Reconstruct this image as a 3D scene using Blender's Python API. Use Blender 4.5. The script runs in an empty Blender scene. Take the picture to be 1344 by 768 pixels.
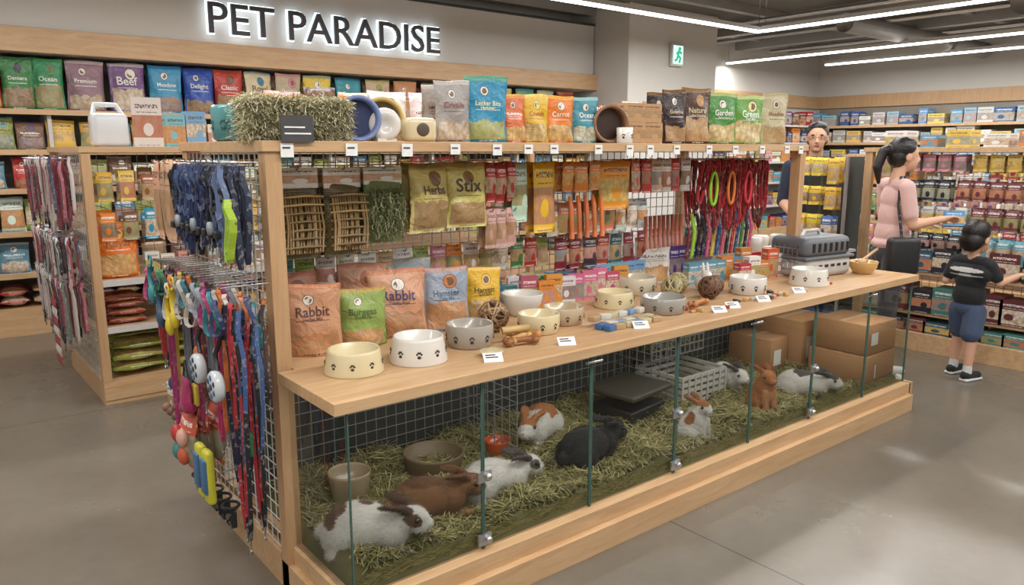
import bpy, bmesh, math, random
import numpy as np
from mathutils import Vector, Matrix, Euler
random.seed(7); np.random.seed(7)
SC=bpy.context.scene
try: SC.view_settings.view_transform='Standard'
except Exception: pass
R=random.random
def U(a,b): return a+(b-a)*random.random()
def srgb(r,g,b):
    def c(x):
        x/=255.0
        return x/12.92 if x<=.04045 else ((x+.055)/1.055)**2.4
    return (c(r),c(g),c(b))
# ------------------------------------------------------------ materials
MAT={}
class NT:
    def __init__(s,name):
        m=bpy.data.materials.new(name); m.use_nodes=True
        s.m=m; s.t=m.node_tree; s.t.nodes.clear()
        s.out=s.t.nodes.new("ShaderNodeOutputMaterial"); MAT[name]=m
    def n(s,ty,**k):
        o=s.t.nodes.new(ty)
        for a,b in k.items(): setattr(o,a,b)
        return o
    def l(s,a,b): s.t.links.new(a,b)
    def setin(s,sock,v):
        if hasattr(v,'is_linked') or hasattr(v,'links'): s.l(v,sock)
        else: sock.default_value=v
    def math(s,op,a,b=0.0,c=0.0):
        o=s.n("ShaderNodeMath",operation=op)
        s.setin(o.inputs[0],a); s.setin(o.inputs[1],b)
        return o.outputs[0]
    def mix(s,f,a,b,blend='MIX'):
        o=s.n("ShaderNodeMix",data_type='RGBA',blend_type=blend)
        s.setin(o.inputs[0],f)
        for i,v in ((6,a),(7,b)):
            if isinstance(v,tuple) and len(v)==3: v=v+(1,)
            s.setin(o.inputs[i],v)
        return o.outputs[2]
    def band(s,x,lo,hi): return s.math('MULTIPLY',s.math('GREATER_THAN',x,lo),s.math('LESS_THAN',x,hi))
    def noise(s,vec,scale,detail=2.0,rough=.5,dist=0):
        o=s.n("ShaderNodeTexNoise"); 
        if vec is not None: s.l(vec,o.inputs['Vector'])
        o.inputs['Scale'].default_value=scale; o.inputs['Detail'].default_value=detail
        o.inputs['Roughness'].default_value=rough; o.inputs['Distortion'].default_value=dist
        return o.outputs['Fac']
    def obj(s): return s.n("ShaderNodeTexCoord").outputs['Object']
    def attr(s,nm): return s.n("ShaderNodeAttribute",attribute_name=nm).outputs['Color']
    def bsdf(s,col,rough=.5,metal=0.0,bump=None,bstr=.2,bdist=.01,spec=.5,sheen=0,sss=0,coat=0):
        b=s.n("ShaderNodeBsdfPrincipled")
        if isinstance(col,tuple) and len(col)==3: col=col+(1,)
        s.setin(b.inputs['Base Color'],col); s.setin(b.inputs['Roughness'],rough)
        b.inputs['Metallic'].default_value=metal; b.inputs['Specular IOR Level'].default_value=spec
        if sheen: b.inputs['Sheen Weight'].default_value=sheen
        if coat: b.inputs['Coat Weight'].default_value=coat
        if sss:
            b.inputs['Subsurface Weight'].default_value=sss; b.inputs['Subsurface Radius'].default_value=(.01,.004,.002)
        if bump is not None:
            k=s.n("ShaderNodeBump"); k.inputs['Strength'].default_value=bstr; k.inputs['Distance'].default_value=bdist
            s.l(bump,k.inputs['Height']); s.l(k.outputs[0],b.inputs['Normal'])
        s.l(b.outputs[0],s.out.inputs[0]); return b
def simple(name,col,rough=.5,metal=0.0,ns=30,var=.12,bstr=.05,**k):
    t=NT(name); f=t.noise(t.obj(),ns,3)
    c=t.mix(f,tuple(x*(1-var) for x in col),tuple(min(1,x*(1+var)) for x in col))
    t.bsdf(c,rough,metal,bump=f,bstr=bstr,**k)
def vmat(name,rough,ns=40,bstr=.08,var=.1,fold=0,**k):
    t=NT(name); f=t.noise(t.obj(),ns,3); a=t.attr("Col")
    dk=t.mix(1.0,a,(1-2*var,)*3,'MULTIPLY'); c=t.mix(f,dk,a); bp=f
    if fold: bp=t.math('ADD',t.math('MULTIPLY',t.noise(t.obj(),9,2,.5,1.0),fold),t.math('MULTIPLY',f,.15)); k['bdist']=.03
    t.bsdf(c,rough,bump=bp,bstr=bstr,**k)
vmat("paint",.45); vmat("gloss",.2,ns=12,var=.04,bstr=.02,coat=.3); vmat("cloth",.8,ns=260,bstr=.3,fold=1.0,sheen=.1)
vmat("fur",.9,ns=160,bstr=.35,var=.12,sheen=.1); vmat("skin",.48,ns=40,bstr=.02,var=.05,sss=.06); vmat("hair",.38,ns=90,bstr=.4,var=.3)
vmat("straw",.8,ns=25,bstr=.1,var=.12)
t=NT("strap"); a=t.attr("Col"); f=t.noise(t.obj(),55,2); g=t.noise(t.obj(),180,2)
c=t.mix(t.math('GREATER_THAN',f,.6),a,t.mix(.28,a,(.5,.45,.42))); c=t.mix(t.math('GREATER_THAN',t.noise(t.obj(),38,1),.7),c,t.mix(.7,a,(.03,.03,.04))); t.bsdf(c,.65,bump=g,bstr=.3)
simple("white_metal",(.62,.62,.60),.35,.2); simple("steel",(.5,.5,.51),.28,.9); simple("dark_wire",(.28,.285,.27),.4,.3)
simple("dark_panel",(.05,.052,.048),.55,0,ns=5,var=.3); simple("tank_panel",(.055,.055,.05),.5,0,ns=3,var=.3); simple("cardboard",srgb(168,124,84),.85,0,ns=60,var=.1)
simple("wall_paint",srgb(208,204,198),.85,0,ns=4,var=.03)
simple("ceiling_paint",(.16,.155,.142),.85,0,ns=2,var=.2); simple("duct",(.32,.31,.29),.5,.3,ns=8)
simple("shelf_back",(.26,.23,.19),.8,0,ns=3,var=.2); simple("shelf_white",(.56,.53,.5),.5)
simple("black_plastic",(.015,.015,.017),.4); simple("label_card",(.8,.8,.78),.5)
simple("sign_dark",(.06,.055,.06),.5)
def woodmat(name,sc,a,b):
    t=NT(name); mp=t.n("ShaderNodeMapping"); t.l(t.obj(),mp.inputs[0]); mp.inputs['Scale'].default_value=sc
    f=t.noise(mp.outputs[0],6,5,.6,.6); f2=t.noise(mp.outputs[0],45,3)
    r=t.n("ShaderNodeValToRGB"); t.l(f,r.inputs[0]); r.color_ramp.elements[0].position=.3; r.color_ramp.elements[1].position=.72
    r.color_ramp.elements[0].color=a+(1,); r.color_ramp.elements[1].color=b+(1,)
    c=t.mix(t.math('MULTIPLY',f2,.35),r.outputs[0],tuple(x*.62 for x in a)); t.bsdf(c,.42,bump=f2,bstr=.06)
woodmat("wood",(.5,5,5),srgb(192,152,110),srgb(216,180,138)); woodmat("wood_v",(6,6,.5),srgb(184,144,104),srgb(206,168,126))
t=NT("floor_concrete"); o=t.obj(); f=t.noise(o,.9,6,.6,.4); f2=t.noise(o,14,4,.6)
c=t.mix(f,srgb(90,82,72),srgb(138,129,116)); c=t.mix(t.math('MULTIPLY',f2,.3),c,srgb(78,71,62))
sx=t.n("ShaderNodeSeparateXYZ"); t.l(o,sx.inputs[0])
jx=t.math('LESS_THAN',t.math('ABSOLUTE',t.math('SUBTRACT',t.math('FLOORED_MODULO',t.math('ADD',sx.outputs[0],1.0),4.2),2.1)),.004)
jy=t.math('LESS_THAN',t.math('ABSOLUTE',t.math('SUBTRACT',t.math('FLOORED_MODULO',t.math('ADD',sx.outputs[1],3.6),4.2),2.1)),.004)
jt=t.math('MAXIMUM',jx,jy); c=t.mix(t.math('MULTIPLY',jt,.7),c,(.05,.045,.04))
rg=t.math('ADD',t.math('MULTIPLY',f,.22),.14); t.bsdf(c,rg,bump=f2,bstr=.03,spec=.55)
t=NT("clear_glass"); tr=t.n("ShaderNodeBsdfTransparent"); tr.inputs[0].default_value=(.86,.895,.88,1)
gl=t.n("ShaderNodeBsdfGlossy"); gl.inputs['Roughness'].default_value=.012
fr=t.n("ShaderNodeFresnel"); fr.inputs[0].default_value=1.38; nz=t.noise(t.obj(),3,2)
mx=t.n("ShaderNodeMixShader"); t.l(t.math('MULTIPLY',fr.outputs[0],t.math('ADD',t.math('MULTIPLY',nz,.1),.85)),mx.inputs[0]); t.l(tr.outputs[0],mx.inputs[1]); t.l(gl.outputs[0],mx.inputs[2]); t.l(mx.outputs[0],t.out.inputs[0])
simple("glass_edge",(.06,.12,.10),.2)
def emat(name,col,st):
    t=NT(name); e=t.n("ShaderNodeEmission"); e.inputs[0].default_value=col+(1,); e.inputs[1].default_value=st; t.l(e.outputs[0],t.out.inputs[0])
emat("led",(1,.98,.95),7); emat("halo",(.80,.92,1),2.2); emat("exit_green",(.05,.55,.3),1.0); emat("exit_white",(.75,1,.88),1.1)
def pkgmat(name,style):
    t=NT(name); uv=t.n("ShaderNodeUVMap").outputs[0]; s=t.n("ShaderNodeSeparateXYZ"); t.l(uv,s.inputs[0]); u,v=s.outputs[0],s.outputs[1]
    C=t.attr("Col"); C2=t.attr("Col2"); sc=t.n("ShaderNodeSeparateColor"); t.l(C,sc.inputs[0]); s2=t.n("ShaderNodeSeparateColor"); t.l(C2,s2.inputs[0])
    h=t.math('FRACT',t.math('MULTIPLY',t.math('ADD',t.math('ADD',sc.outputs[0],t.math('MULTIPLY',sc.outputs[1],3.3)),t.math('ADD',sc.outputs[2],s2.outputs[0])),53))
    cb=t.n("ShaderNodeCombineXYZ"); t.l(t.math('ADD',u,t.math('MULTIPLY',sc.outputs[0],37)),cb.inputs[0]); t.l(t.math('ADD',v,t.math('MULTIPLY',sc.outputs[1],29)),cb.inputs[1]); t.l(t.math('MULTIPLY',s2.outputs[1],41),cb.inputs[2])
    P=cb.outputs[0]
    lum=t.n("ShaderNodeRGBToBW"); t.l(C,lum.inputs[0]); txt=t.mix(t.math('GREATER_THAN',lum.outputs[0],.3),(.85,.83,.78),(.08,.045,.035))
    vo=t.n("ShaderNodeTexVoronoi"); t.l(P,vo.inputs['Vector']); vo.inputs['Scale'].default_value=9
    food=t.mix(vo.outputs['Distance'],C2,(.26,.14,.06)); n1=t.noise(P,5,3)
    food=t.mix(t.math('MULTIPLY',n1,.6),food,(.6,.42,.24))
    def letters(v0,v1,u0,u1,fr,off=None):
        vv=v if off is None else t.math('SUBTRACT',v,off)
        q=t.n("ShaderNodeCombineXYZ"); t.l(t.math('ADD',t.math('MULTIPLY',u,fr),t.math('MULTIPLY',sc.outputs[2],50)),q.inputs[0]); t.l(t.math('MULTIPLY',v,fr*.6),q.inputs[1])
        return t.math('MULTIPLY',t.math('MULTIPLY',t.band(vv,v0,v1),t.band(u,u0,u1)),t.math('GREATER_THAN',t.noise(q.outputs[0],1,1),.48))
    def dist(cu,cv,k): 
        return t.math('SQRT',t.math('ADD',t.math('POWER',t.math('ABSOLUTE',t.math('SUBTRACT',u,cu)),2),t.math('POWER',t.math('ABSOLUTE',t.math('MULTIPLY',t.math('SUBTRACT',v,cv),k)),2)))
    c=C
    if style in (0,2):
        edge=t.math('ADD',t.math('ADD',.16,t.math('MULTIPLY',h,.2)),t.math('MULTIPLY',n1,.26))
        pic=t.math('MULTIPLY',t.math('LESS_THAN',v,edge),t.band(u,.06,.94)); pic=t.math('MULTIPLY',pic,t.math('GREATER_THAN',v,.05)); c=t.mix(pic,c,food)
        rad=t.math('ADD',.09,t.math('MULTIPLY',h,.07)); cu=t.math('ADD',.4,t.math('MULTIPLY',h,.22)); d=dist(cu,.78,1.35)
        cc=t.mix(t.math('GREATER_THAN',h,.5),(.78,.74,.66),C2)
        c=t.mix(t.math('LESS_THAN',d,rad),c,(.1,.06,.05)); c=t.mix(t.math('LESS_THAN',t.math('ADD',d,.012),rad),c,cc); c=t.mix(t.math('MULTIPLY',t.math('LESS_THAN',d,t.math('MULTIPLY',rad,.6)),t.math('GREATER_THAN',n1,.48)),c,(.2,.11,.07))
        if style==0: c=t.mix(letters(.57,.625,.14,.86,34),c,txt); c=t.mix(letters(.53,.545,.22,.78,90),c,txt)
        c=t.mix(letters(.49,.505,.2,.8,90),c,txt); c=t.mix(letters(.02,.04,.3,.7,80),c,txt)
        c=t.mix(t.math('GREATER_THAN',v,.93),c,t.mix(.5,C,C2))
    else:
        lo=t.math('ADD',.05,t.math('MULTIPLY',h,.25)); 
        c=t.mix(t.math('MULTIPLY',t.math('GREATER_THAN',v,lo),t.math('LESS_THAN',v,.64)),c,food)
        c=t.mix(t.math('LESS_THAN',dist(t.math('ADD',.3,t.math('MULTIPLY',h,.4)),.35,1.3),.17),c,C)
        c=t.mix(letters(.78,.86,.12,.88,30),c,txt); c=t.mix(letters(.69,.71,.15,.85,80),c,txt); c=t.mix(letters(.02,.04,.15,.85,80),c,txt)
    mp=t.noise(t.obj(),15,3,.55,1.0)
    t.bsdf(c,.34 if style!=1 else .42,bump=mp,bstr=.7 if style!=1 else .2,bdist=.02)
pkgmat("pkg",0); pkgmat("pkg2",1); pkgmat("pkgt",2)
t=NT("weave"); uv=t.n("ShaderNodeUVMap").outputs[0]; bk=t.n("ShaderNodeTexBrick"); t.l(uv,bk.inputs[0]); bk.inputs['Scale'].default_value=9; bk.inputs['Mortar Size'].default_value=.06
bk.inputs['Color1'].default_value=srgb(150,124,82)+(1,); bk.inputs['Color2'].default_value=srgb(112,92,56)+(1,); bk.inputs['Mortar'].default_value=srgb(50,42,26)+(1,)
t.bsdf(t.mix(t.math('MULTIPLY',t.noise(t.obj(),60,3),.5),bk.outputs[0],srgb(106,102,58)),.35,bump=bk.outputs[1],bstr=.6)
# ------------------------------------------------------------ builder
def T(x=0,y=0,z=0,rz=0,rx=0,ry=0,s=1):
    m=Matrix.Translation((x,y,z))@Matrix.Rotation(math.radians(rz),4,'Z')@Matrix.Rotation(math.radians(rx),4,'X')@Matrix.Rotation(math.radians(ry),4,'Y')
    if isinstance(s,(tuple,list)): return m@Matrix.Diagonal((s[0],s[1],s[2],1))
    return m@Matrix.Scale(s,4)
class B:
    def __init__(s,name): s.name=name;s.V=[];s.F=[];s.n=0;s.C=[];s.C2=[];s.UV=[];s.MI=[];s.SM=[];s.m=[]
    def mi(s,mat):
        if mat not in s.m: s.m.append(mat)
        return s.m.index(mat)
    def add(s,v,f,mat="paint",M=None,col=(.8,.8,.8),col2=(.5,.5,.5),uv=None,smooth=False):
        v=np.array([tuple(q) for q in v],float) if not isinstance(v,np.ndarray) else v
        if M is not None:
            a=np.array(M); v=v@a[:3,:3].T+a[:3,3]
        k=len(v); s.V.append(v); mi=s.mi(mat); n=s.n
        s.F.extend([tuple(i+n for i in q) for q in f]); s.MI.extend([mi]*len(f)); s.SM.extend([smooth]*len(f))
        s.C.append(np.broadcast_to(np.array(col,float),(k,3))); s.C2.append(np.broadcast_to(np.array(col2,float),(k,3)))
        s.UV.append(np.array(uv,float) if uv is not None else np.full((k,2),.01)); s.n+=k
    def box(s,x0,x1,y0,y1,z0,z1,mat="wood",col=(.8,.8,.8),M=None,col2=(.5,.5,.5)):
        v=[(x,y,z) for z in (z0,z1) for y in (y0,y1) for x in (x0,x1)]
        s.add(v,[(0,2,3,1),(4,5,7,6),(0,1,5,4),(2,6,7,3),(0,4,6,2),(1,3,7,5)],mat,M,col,col2)
    def pbox(s,w,d,h,M,col,col2,mat="pkg2"):
        x,y=w/2,d/2; V=[];Fc=[];UVs=[]
        for q in ([(-x,-y,0),(x,-y,0),(x,-y,h),(-x,-y,h)],[(x,-y,0),(x,y,0),(x,y,h),(x,-y,h)],[(x,y,0),(-x,y,0),(-x,y,h),(x,y,h)],[(-x,y,0),(-x,-y,0),(-x,-y,h),(-x,y,h)]):
            k=len(V); V+=q; UVs+=[(0,0),(1,0),(1,1),(0,1)]; Fc.append((k,k+1,k+2,k+3))
        k=len(V); V+=[(-x,-y,h),(x,-y,h),(x,y,h),(-x,y,h),(-x,-y,0),(-x,y,0),(x,y,0),(x,-y,0)]; UVs+=[(.01,.97)]*8; Fc+=[(k,k+1,k+2,k+3),(k+4,k+5,k+6,k+7)]
        s.add(V,Fc,mat,M,col,col2,UVs)
    def lathe(s,prof,n,mat,M=None,col=(.8,.8,.8),smooth=True,caps=True):
        V=[];Fc=[]
        for r,z in prof:
            for i in range(n): a=2*math.pi*i/n; V.append((r*math.cos(a),r*math.sin(a),z))
        for j in range(len(prof)-1):
            for i in range(n): k=(i+1)%n; Fc.append((j*n+i,j*n+k,(j+1)*n+k,(j+1)*n+i))
        if caps: Fc.append(tuple(range(n-1,-1,-1))); Fc.append(tuple((len(prof)-1)*n+i for i in range(n)))
        s.add(V,Fc,mat,M,col,smooth=smooth)
    def tube(s,pts,r,mat="steel",n=6,M=None,col=(.8,.8,.8),closed=False,rs=None):
        pts=[Vector(p) for p in pts]; V=[];Fc=[];L=len(pts); ref=None
        for i,p in enumerate(pts):
            a=pts[(i-1)%L] if (closed or i>0) else p; b=pts[(i+1)%L] if (closed or i<L-1) else p
            t=(b-a).normalized()
            if ref is None: ref=Vector((0,0,1)) if abs(t.z)<.9 else Vector((1,0,0))
            x=t.cross(ref).normalized(); y=x.cross(t).normalized(); ref=y
            rr=rs[i] if rs else r
            for k in range(n): q=2*math.pi*k/n; V.append(p+x*math.cos(q)*rr+y*math.sin(q)*rr)
        for i in range(L if closed else L-1):
            j=(i+1)%L
            for k in range(n): m=(k+1)%n; Fc.append((i*n+k,i*n+m,j*n+m,j*n+k))
        if not closed: Fc.append(tuple(range(n))); Fc.append(tuple((L-1)*n+k for k in range(n-1,-1,-1)))
        s.add(V,Fc,mat,M,col,smooth=n>4)
    def strap(s,pts,wd,w,th,col,mat="strap",M=None,closed=False):
        pts=[Vector(p) for p in pts]; wd=Vector(wd).normalized(); V=[];Fc=[];L=len(pts)
        for i,p in enumerate(pts):
            a=pts[(i-1)%L] if (closed or i>0) else p; b=pts[(i+1)%L] if (closed or i<L-1) else p
            t=(b-a).normalized(); nn=t.cross(wd)
            nn=nn.normalized() if nn.length>1e-5 else Vector((0,1,0))
            for sx,sy in ((-1,-1),(1,-1),(1,1),(-1,1)): V.append(p+wd*(sx*w/2)+nn*(sy*th/2))
        for i in range(L if closed else L-1):
            j=(i+1)%L
            for k in range(4): m=(k+1)%4; Fc.append((i*4+k,i*4+m,j*4+m,j*4+k))
        if not closed: Fc+=[(0,1,2,3),((L-1)*4+3,(L-1)*4+2,(L-1)*4+1,(L-1)*4)]
        s.add(V,Fc,mat,M,col)
    def ball(s,r,M,mat="paint",col=(.8,.8,.8),nu=14,nv=8):
        V=[(0,0,-1)];Fc=[]
        for j in range(1,nv):
            a=math.pi*j/nv-math.pi/2
            for i in range(nu): b=2*math.pi*i/nu; V.append((math.cos(a)*math.cos(b),math.cos(a)*math.sin(b),math.sin(a)))
        V.append((0,0,1))
        for i in range(nu): Fc.append((0,1+(i+1)%nu,1+i)); Fc.append((len(V)-1,1+(nv-2)*nu+i,1+(nv-2)*nu+(i+1)%nu))
        for j in range(nv-2):
            for i in range(nu): k=(i+1)%nu; Fc.append((1+j*nu+i,1+j*nu+k,1+(j+1)*nu+k,1+(j+1)*nu+i))
        V=[Vector(v)*r for v in V]
        s.add(V,Fc,mat,M,col,smooth=True)
    def rbox(s,sx,sy,sz,r,M,mat="paint",col=(.8,.8,.8),seg=3):
        bm=bmesh.new(); bmesh.ops.create_cube(bm,size=1); bmesh.ops.scale(bm,vec=(sx,sy,sz),verts=bm.verts)
        bmesh.ops.bevel(bm,geom=bm.edges[:],offset=r,segments=seg,profile=.5,affect='EDGES')
        bmesh.ops.translate(bm,vec=(0,0,sz/2),verts=bm.verts); bm.verts.index_update()
        s.add([v.co[:] for v in bm.verts],[tuple(v.index for v in f.verts) for f in bm.faces],mat,M,col,smooth=True); bm.free()
    def bag(s,w,h,d,M,col,col2,mat="pkg",hang=False,nx=6,nz=7,title=None,tcol=(.9,.88,.8),ts=.6,sub=None):
        ph=[U(0,6) for _ in range(4)]; sl=U(-.05,.05)
        if title: mat="pkgt"
        def g(u): return max(0,1-abs(2*u-1)**2.6)**.7
        def fz(v):
            if hang: return max(0,math.sin(math.pi*min(1,v*1.08)))**.55 if v<.92 else .04
            return (max(0,1-v**1.5)**.8)*(.84+.16*min(1,v*6)) if v<.94 else .03
        def pos(u,v,sg):
            y=sg*d/2*fz(v)*g(u); y+=sg*fz(v)*.07*d*(math.sin(9*u+ph[0]+5*v)+math.sin(12*v+ph[1]+4*u)) + .10*d*math.sin(3*v+ph[2])*(1 if hang else v)
            ww=w*(1-(.075 if not hang else .04)*math.sin(math.pi*v)); x=(u-.5)*ww+w*sl*.4*v
            return (x,y,v*h+(.012*h*math.sin(5*u+ph[3]) if v>.9 else 0))
        V=[];UVs=[];Fc=[]
        for sg in (-1,1):
            for j in range(nz+1):
                for i in range(nx+1):
                    u,v=i/nx,j/nz; V.append(pos(u,v,sg)); UVs.append((u if sg<0 else 1-u,v))
        o=(nx+1)*(nz+1)
        for j in range(nz):
            for i in range(nx):
                a=j*(nx+1)+i; Fc.append((a,a+1,a+nx+2,a+nx+1)); Fc.append((o+a,o+a+nx+1,o+a+nx+2,o+a+1))
        for i in range(nx): Fc.append((i,o+i,o+i+1,i+1)); a=nz*(nx+1)+i; Fc.append((a,a+1,o+a+1,o+a))
        for j in range(nz):
            for i in (0,nx): a=j*(nx+1)+i; q=(a,a+nx+1,o+a+nx+1,o+a); Fc.append(q if i==0 else q[::-1])
        s.add(V,Fc,mat,M,col,col2,UVs,True)
        for txt_,vc,tk,mx in ((title,.56,ts,.15),(sub,.50,ts*.6,.07)):
            if not txt_: continue
            tv,tf=textmesh(txt_,.012); tv=np.array(tv); x0,x1=tv[:,0].min(),tv[:,0].max(); k=min(tk*w/(x1-x0),mx*h/.5); W=[]
            for x,y,_ in tv:
                u=.5+(x-(x0+x1)/2)*k/w; v=vc+y*k/h; q=pos(min(.98,max(.02,u)),v,-1); W.append((q[0],q[1]-.0035,v*h))
            s.add(W,tf,"paint",M,tcol)
    def done(s,bevel=0):
        V=np.concatenate(s.V); lo,hi=V.min(0),V.max(0); org=np.array([(lo[0]+hi[0])/2,(lo[1]+hi[1])/2,lo[2]])
        me=bpy.data.meshes.new(s.name); me.from_pydata((V-org).tolist(),[],s.F)
        for m in s.m: me.materials.append(MAT[m])
        me.polygons.foreach_set("material_index",s.MI); me.polygons.foreach_set("use_smooth",s.SM)
        for nm,A in (("Col",s.C),("Col2",s.C2)):
            at=me.color_attributes.new(nm,'FLOAT_COLOR','POINT'); a=np.ones((len(V),4),np.float32); a[:,:3]=np.concatenate(A); at.data.foreach_set("color",a.ravel())
        uvv=np.concatenate(s.UV); li=np.zeros(len(me.loops),np.int32); me.loops.foreach_get("vertex_index",li)
        ul=me.uv_layers.new(name="UVMap"); ul.data.foreach_set("uv",uvv[li].astype(np.float32).ravel())
        me.update(); ob=bpy.data.objects.new(s.name,me); ob.location=org; SC.collection.objects.link(ob)
        if bevel:
            b=ob.modifiers.new("bevel",'BEVEL'); b.width=bevel; b.segments=2; b.limit_method='ANGLE'
        return ob
_tm={}
def textmesh(body,offset=0,extrude=0):
    key=(body,offset,extrude)
    if key in _tm: return _tm[key]
    c=bpy.data.curves.new("tmp","FONT"); c.body=body; c.size=1; c.resolution_u=3; c.offset=offset; c.extrude=extrude
    o=bpy.data.objects.new("tmp",c); SC.collection.objects.link(o); dg=bpy.context.evaluated_depsgraph_get()
    me=bpy.data.meshes.new_from_object(o.evaluated_get(dg)); r=([v.co[:] for v in me.vertices],[tuple(p.vertices) for p in me.polygons])
    bpy.data.objects.remove(o); bpy.data.curves.remove(c); bpy.data.meshes.remove(me); _tm[key]=r; return r
PAL=[srgb(*c) for c in [(190,58,44),(220,134,50),(224,186,70),(76,136,76),(60,136,170),(48,78,140),(112,70,122),(206,124,144),(224,218,204),(186,158,116),(110,78,54),(96,170,168),(150,170,80),(232,230,224),(160,40,50),(60,60,70),(206,200,190),(226,222,214)]]
def rc(): return random.choice(PAL)
def jit(c,a=.12): return tuple(min(1,max(0,x*(1+U(-a,a)))) for x in c)
def bj(c,a=.2): k=1+U(-a,a); return tuple(min(1,x*k) for x in c)
# ------------------------------------------------------------ room shell
b=B("floor"); b.box(-3,14,-3.5,8.1,-.05,0,"floor_concrete"); b.done()
b=B("wall_back"); b.box(-3,14.1,8.1,8.25,0,3.4,"wall_paint"); b.done()
b=B("wall_right"); b.box(14,14.15,-3.5,8.1,0,3.4,"wall_paint"); b.done()
b=B("wall_left"); b.box(-3.15,-3,-3.5,8.25,0,3.4,"wall_paint"); b.done()
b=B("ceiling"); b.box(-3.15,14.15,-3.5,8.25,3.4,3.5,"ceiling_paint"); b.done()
b=B("trim_bulkhead"); b.box(-3,7.5,7.62,8.1,2.34,3.17,"wall_paint"); b.box(-3,7.5,7.60,8.1,3.17,3.2,"dark_panel"); b.done()
b=B("trim_wood_band"); b.box(-3,7.55,7.55,7.62,2.34,2.54,"wood"); b.done(bevel=.005)
b=B("trim_wood_band"); b.box(9.34,14,8.04,8.1,2.32,2.54,"wood"); b.box(13.93,13.99,-3.5,8.04,2.32,2.54,"wood_v"); b.done()
b=B("structural_column"); b.box(7.52,9.34,7.0,8.1,0,3.4,"wall_paint"); b.done(bevel=.01)
b=B("ceiling_beams_and_ducts")
for x in (9.8,11.3,12.9): b.box(x,x+.16,-3,8.1,3.2,3.4,"duct")
for y in (-1,.8,2.6,4.4,6.2,7.6): b.box(-3,14,y,y+.1,3.3,3.4,"duct")
for y,r in ((3.2,.17),(5.2,.12)): b.tube([(9.5,y,3.12),(13.9,y,3.12)],r,"duct",16)
for x in (9.2,10.5,12.2): b.tube([(x,-3,3.24),(x,8,3.24)],.03,"steel",8)
b.done()
LE=15.5
def lamp(name,x,y,z,sx,sy,en,rot=None):
    l=bpy.data.lights.new(name,"AREA"); l.shape='RECTANGLE'; l.size=sx; l.size_y=sy; l.energy=en; l.color=(1,.985,.955); o=bpy.data.objects.new(name,l); o.location=(x,y,z); SC.collection.objects.link(o)
    if rot: o.rotation_euler=rot
def ledbar(p0,p1): 
    b=B("led_strip_light"); x0,x1=sorted((p0[0],p1[0]));y0,y1=sorted((p0[1],p1[1])); w=.03
    b.box(x0-w,x1+w,y0-w,y1+w,2.975,3.02,"white_metal"); b.box(x0-w+.005,x1+w-.005,y0-w+.005,y1+w-.005,2.95,2.975,"led")
    for k in range(5):
        f=k/4; x=x0+(x1-x0)*f; y=y0+(y1-y0)*f; b.tube([(x,y,3.02),(x,y,3.4)],.004,"steel",5)
    b.done(); L=max(x1-x0,y1-y0); h=x1-x0>y1-y0
    lamp("led_strip_lamp",(x0+x1)/2,(y0+y1)/2,2.93,L if h else .12,.12 if h else L,LE*L)
ledbar((-2,5.69),(8.39,5.69)); ledbar((8.39,-2.5),(8.39,5.6)); ledbar((11.0,-2.5),(11,8.0)); ledbar((12.5,-2.5),(12.5,7.1))
ledbar((-2,1.0),(7.9,1.0)); ledbar((-2,3.2),(7.6,3.2)); ledbar((-2,-1.4),(7.9,-1.4))  # further strips out of view, added to light the island
b=B("tank_fill_housing"); b.box(1.0,4.6,2.06,2.08,.772,.781,"white_metal"); b.box(1.0,4.6,2.50,2.52,.772,.781,"white_metal"); b.done()  # invented housings for the added tank fill lights
lamp("tank_fill_light",2.8,2.07,.768,3.6,.03,6.5,(math.radians(18),0,0)); lamp("tank_fill_light",2.8,2.51,.768,3.6,.03,3)  # fill lights added under the counter to brighten the tank
# sign
b=B("store_sign"); tv,tf=textmesh("PET PARADISE",.004,.03); tv=np.array(tv); hv,hf=textmesh("PET PARADISE",.034,.02); hv=np.array(hv)
sx=(4.98-2.43)/(tv[:,0].max()-tv[:,0].min()); sz=.285/(tv[:,1].max()-tv[:,1].min()); x0=tv[:,0].min()
def st(v,y): return np.stack([2.43+(v[:,0]-x0)*sx, y-v[:,2]*.5, 2.625+v[:,1]*sz],1)
b.add(st(tv,7.535),tf,"sign_dark"); b.add(st(hv,7.565),hf,"halo"); b.done()
b=B("exit_sign"); b.rbox(.24,.05,.3,.01,T(8.42,6.965,2.66),"white_metal"); b.box(8.32,8.52,6.935,6.938,2.69,2.93,"exit_white")
b.ball(.022,T(8.44,6.93,2.89),"exit_green"); 
for q in ([(8.43,6.93,2.87),(8.41,6.93,2.80)],[(8.41,6.93,2.80),(8.46,6.93,2.77),(8.44,6.93,2.71)],[(8.41,6.93,2.80),(8.39,6.93,2.75),(8.35,6.93,2.73)],[(8.43,6.93,2.86),(8.48,6.93,2.83)],[(8.43,6.93,2.86),(8.38,6.93,2.82)]): b.tube(q,.014,"exit_green",6)
b.done()
# ------------------------------------------------------------ grids
def gridY(b,x0,x1,z0,z1,y,sp=.05,r=.0022,mat="white_metal"):
    n=int((x1-x0)/sp); 
    for i in range(n+1): x=x0+(x1-x0)*i/n; b.box(x-r,x+r,y-r,y+r,z0,z1,mat)
    n=int((z1-z0)/sp)
    for i in range(n+1): z=z0+(z1-z0)*i/n; b.box(x0,x1,y-2.4*r,y-r*.6,z-r,z+r,mat)
def gridX(b,y0,y1,z0,z1,x,sp=.05,r=.0022,mat="white_metal"):
    n=int((y1-y0)/sp)
    for i in range(n+1): y=y0+(y1-y0)*i/n; b.box(x-r,x+r,y-r,y+r,z0,z1,mat)
    n=int((z1-z0)/sp)
    for i in range(n+1): z=z0+(z1-z0)*i/n; b.box(x-2.4*r,x-r*.6,y0,y1,z-r,z+r,mat)
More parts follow.
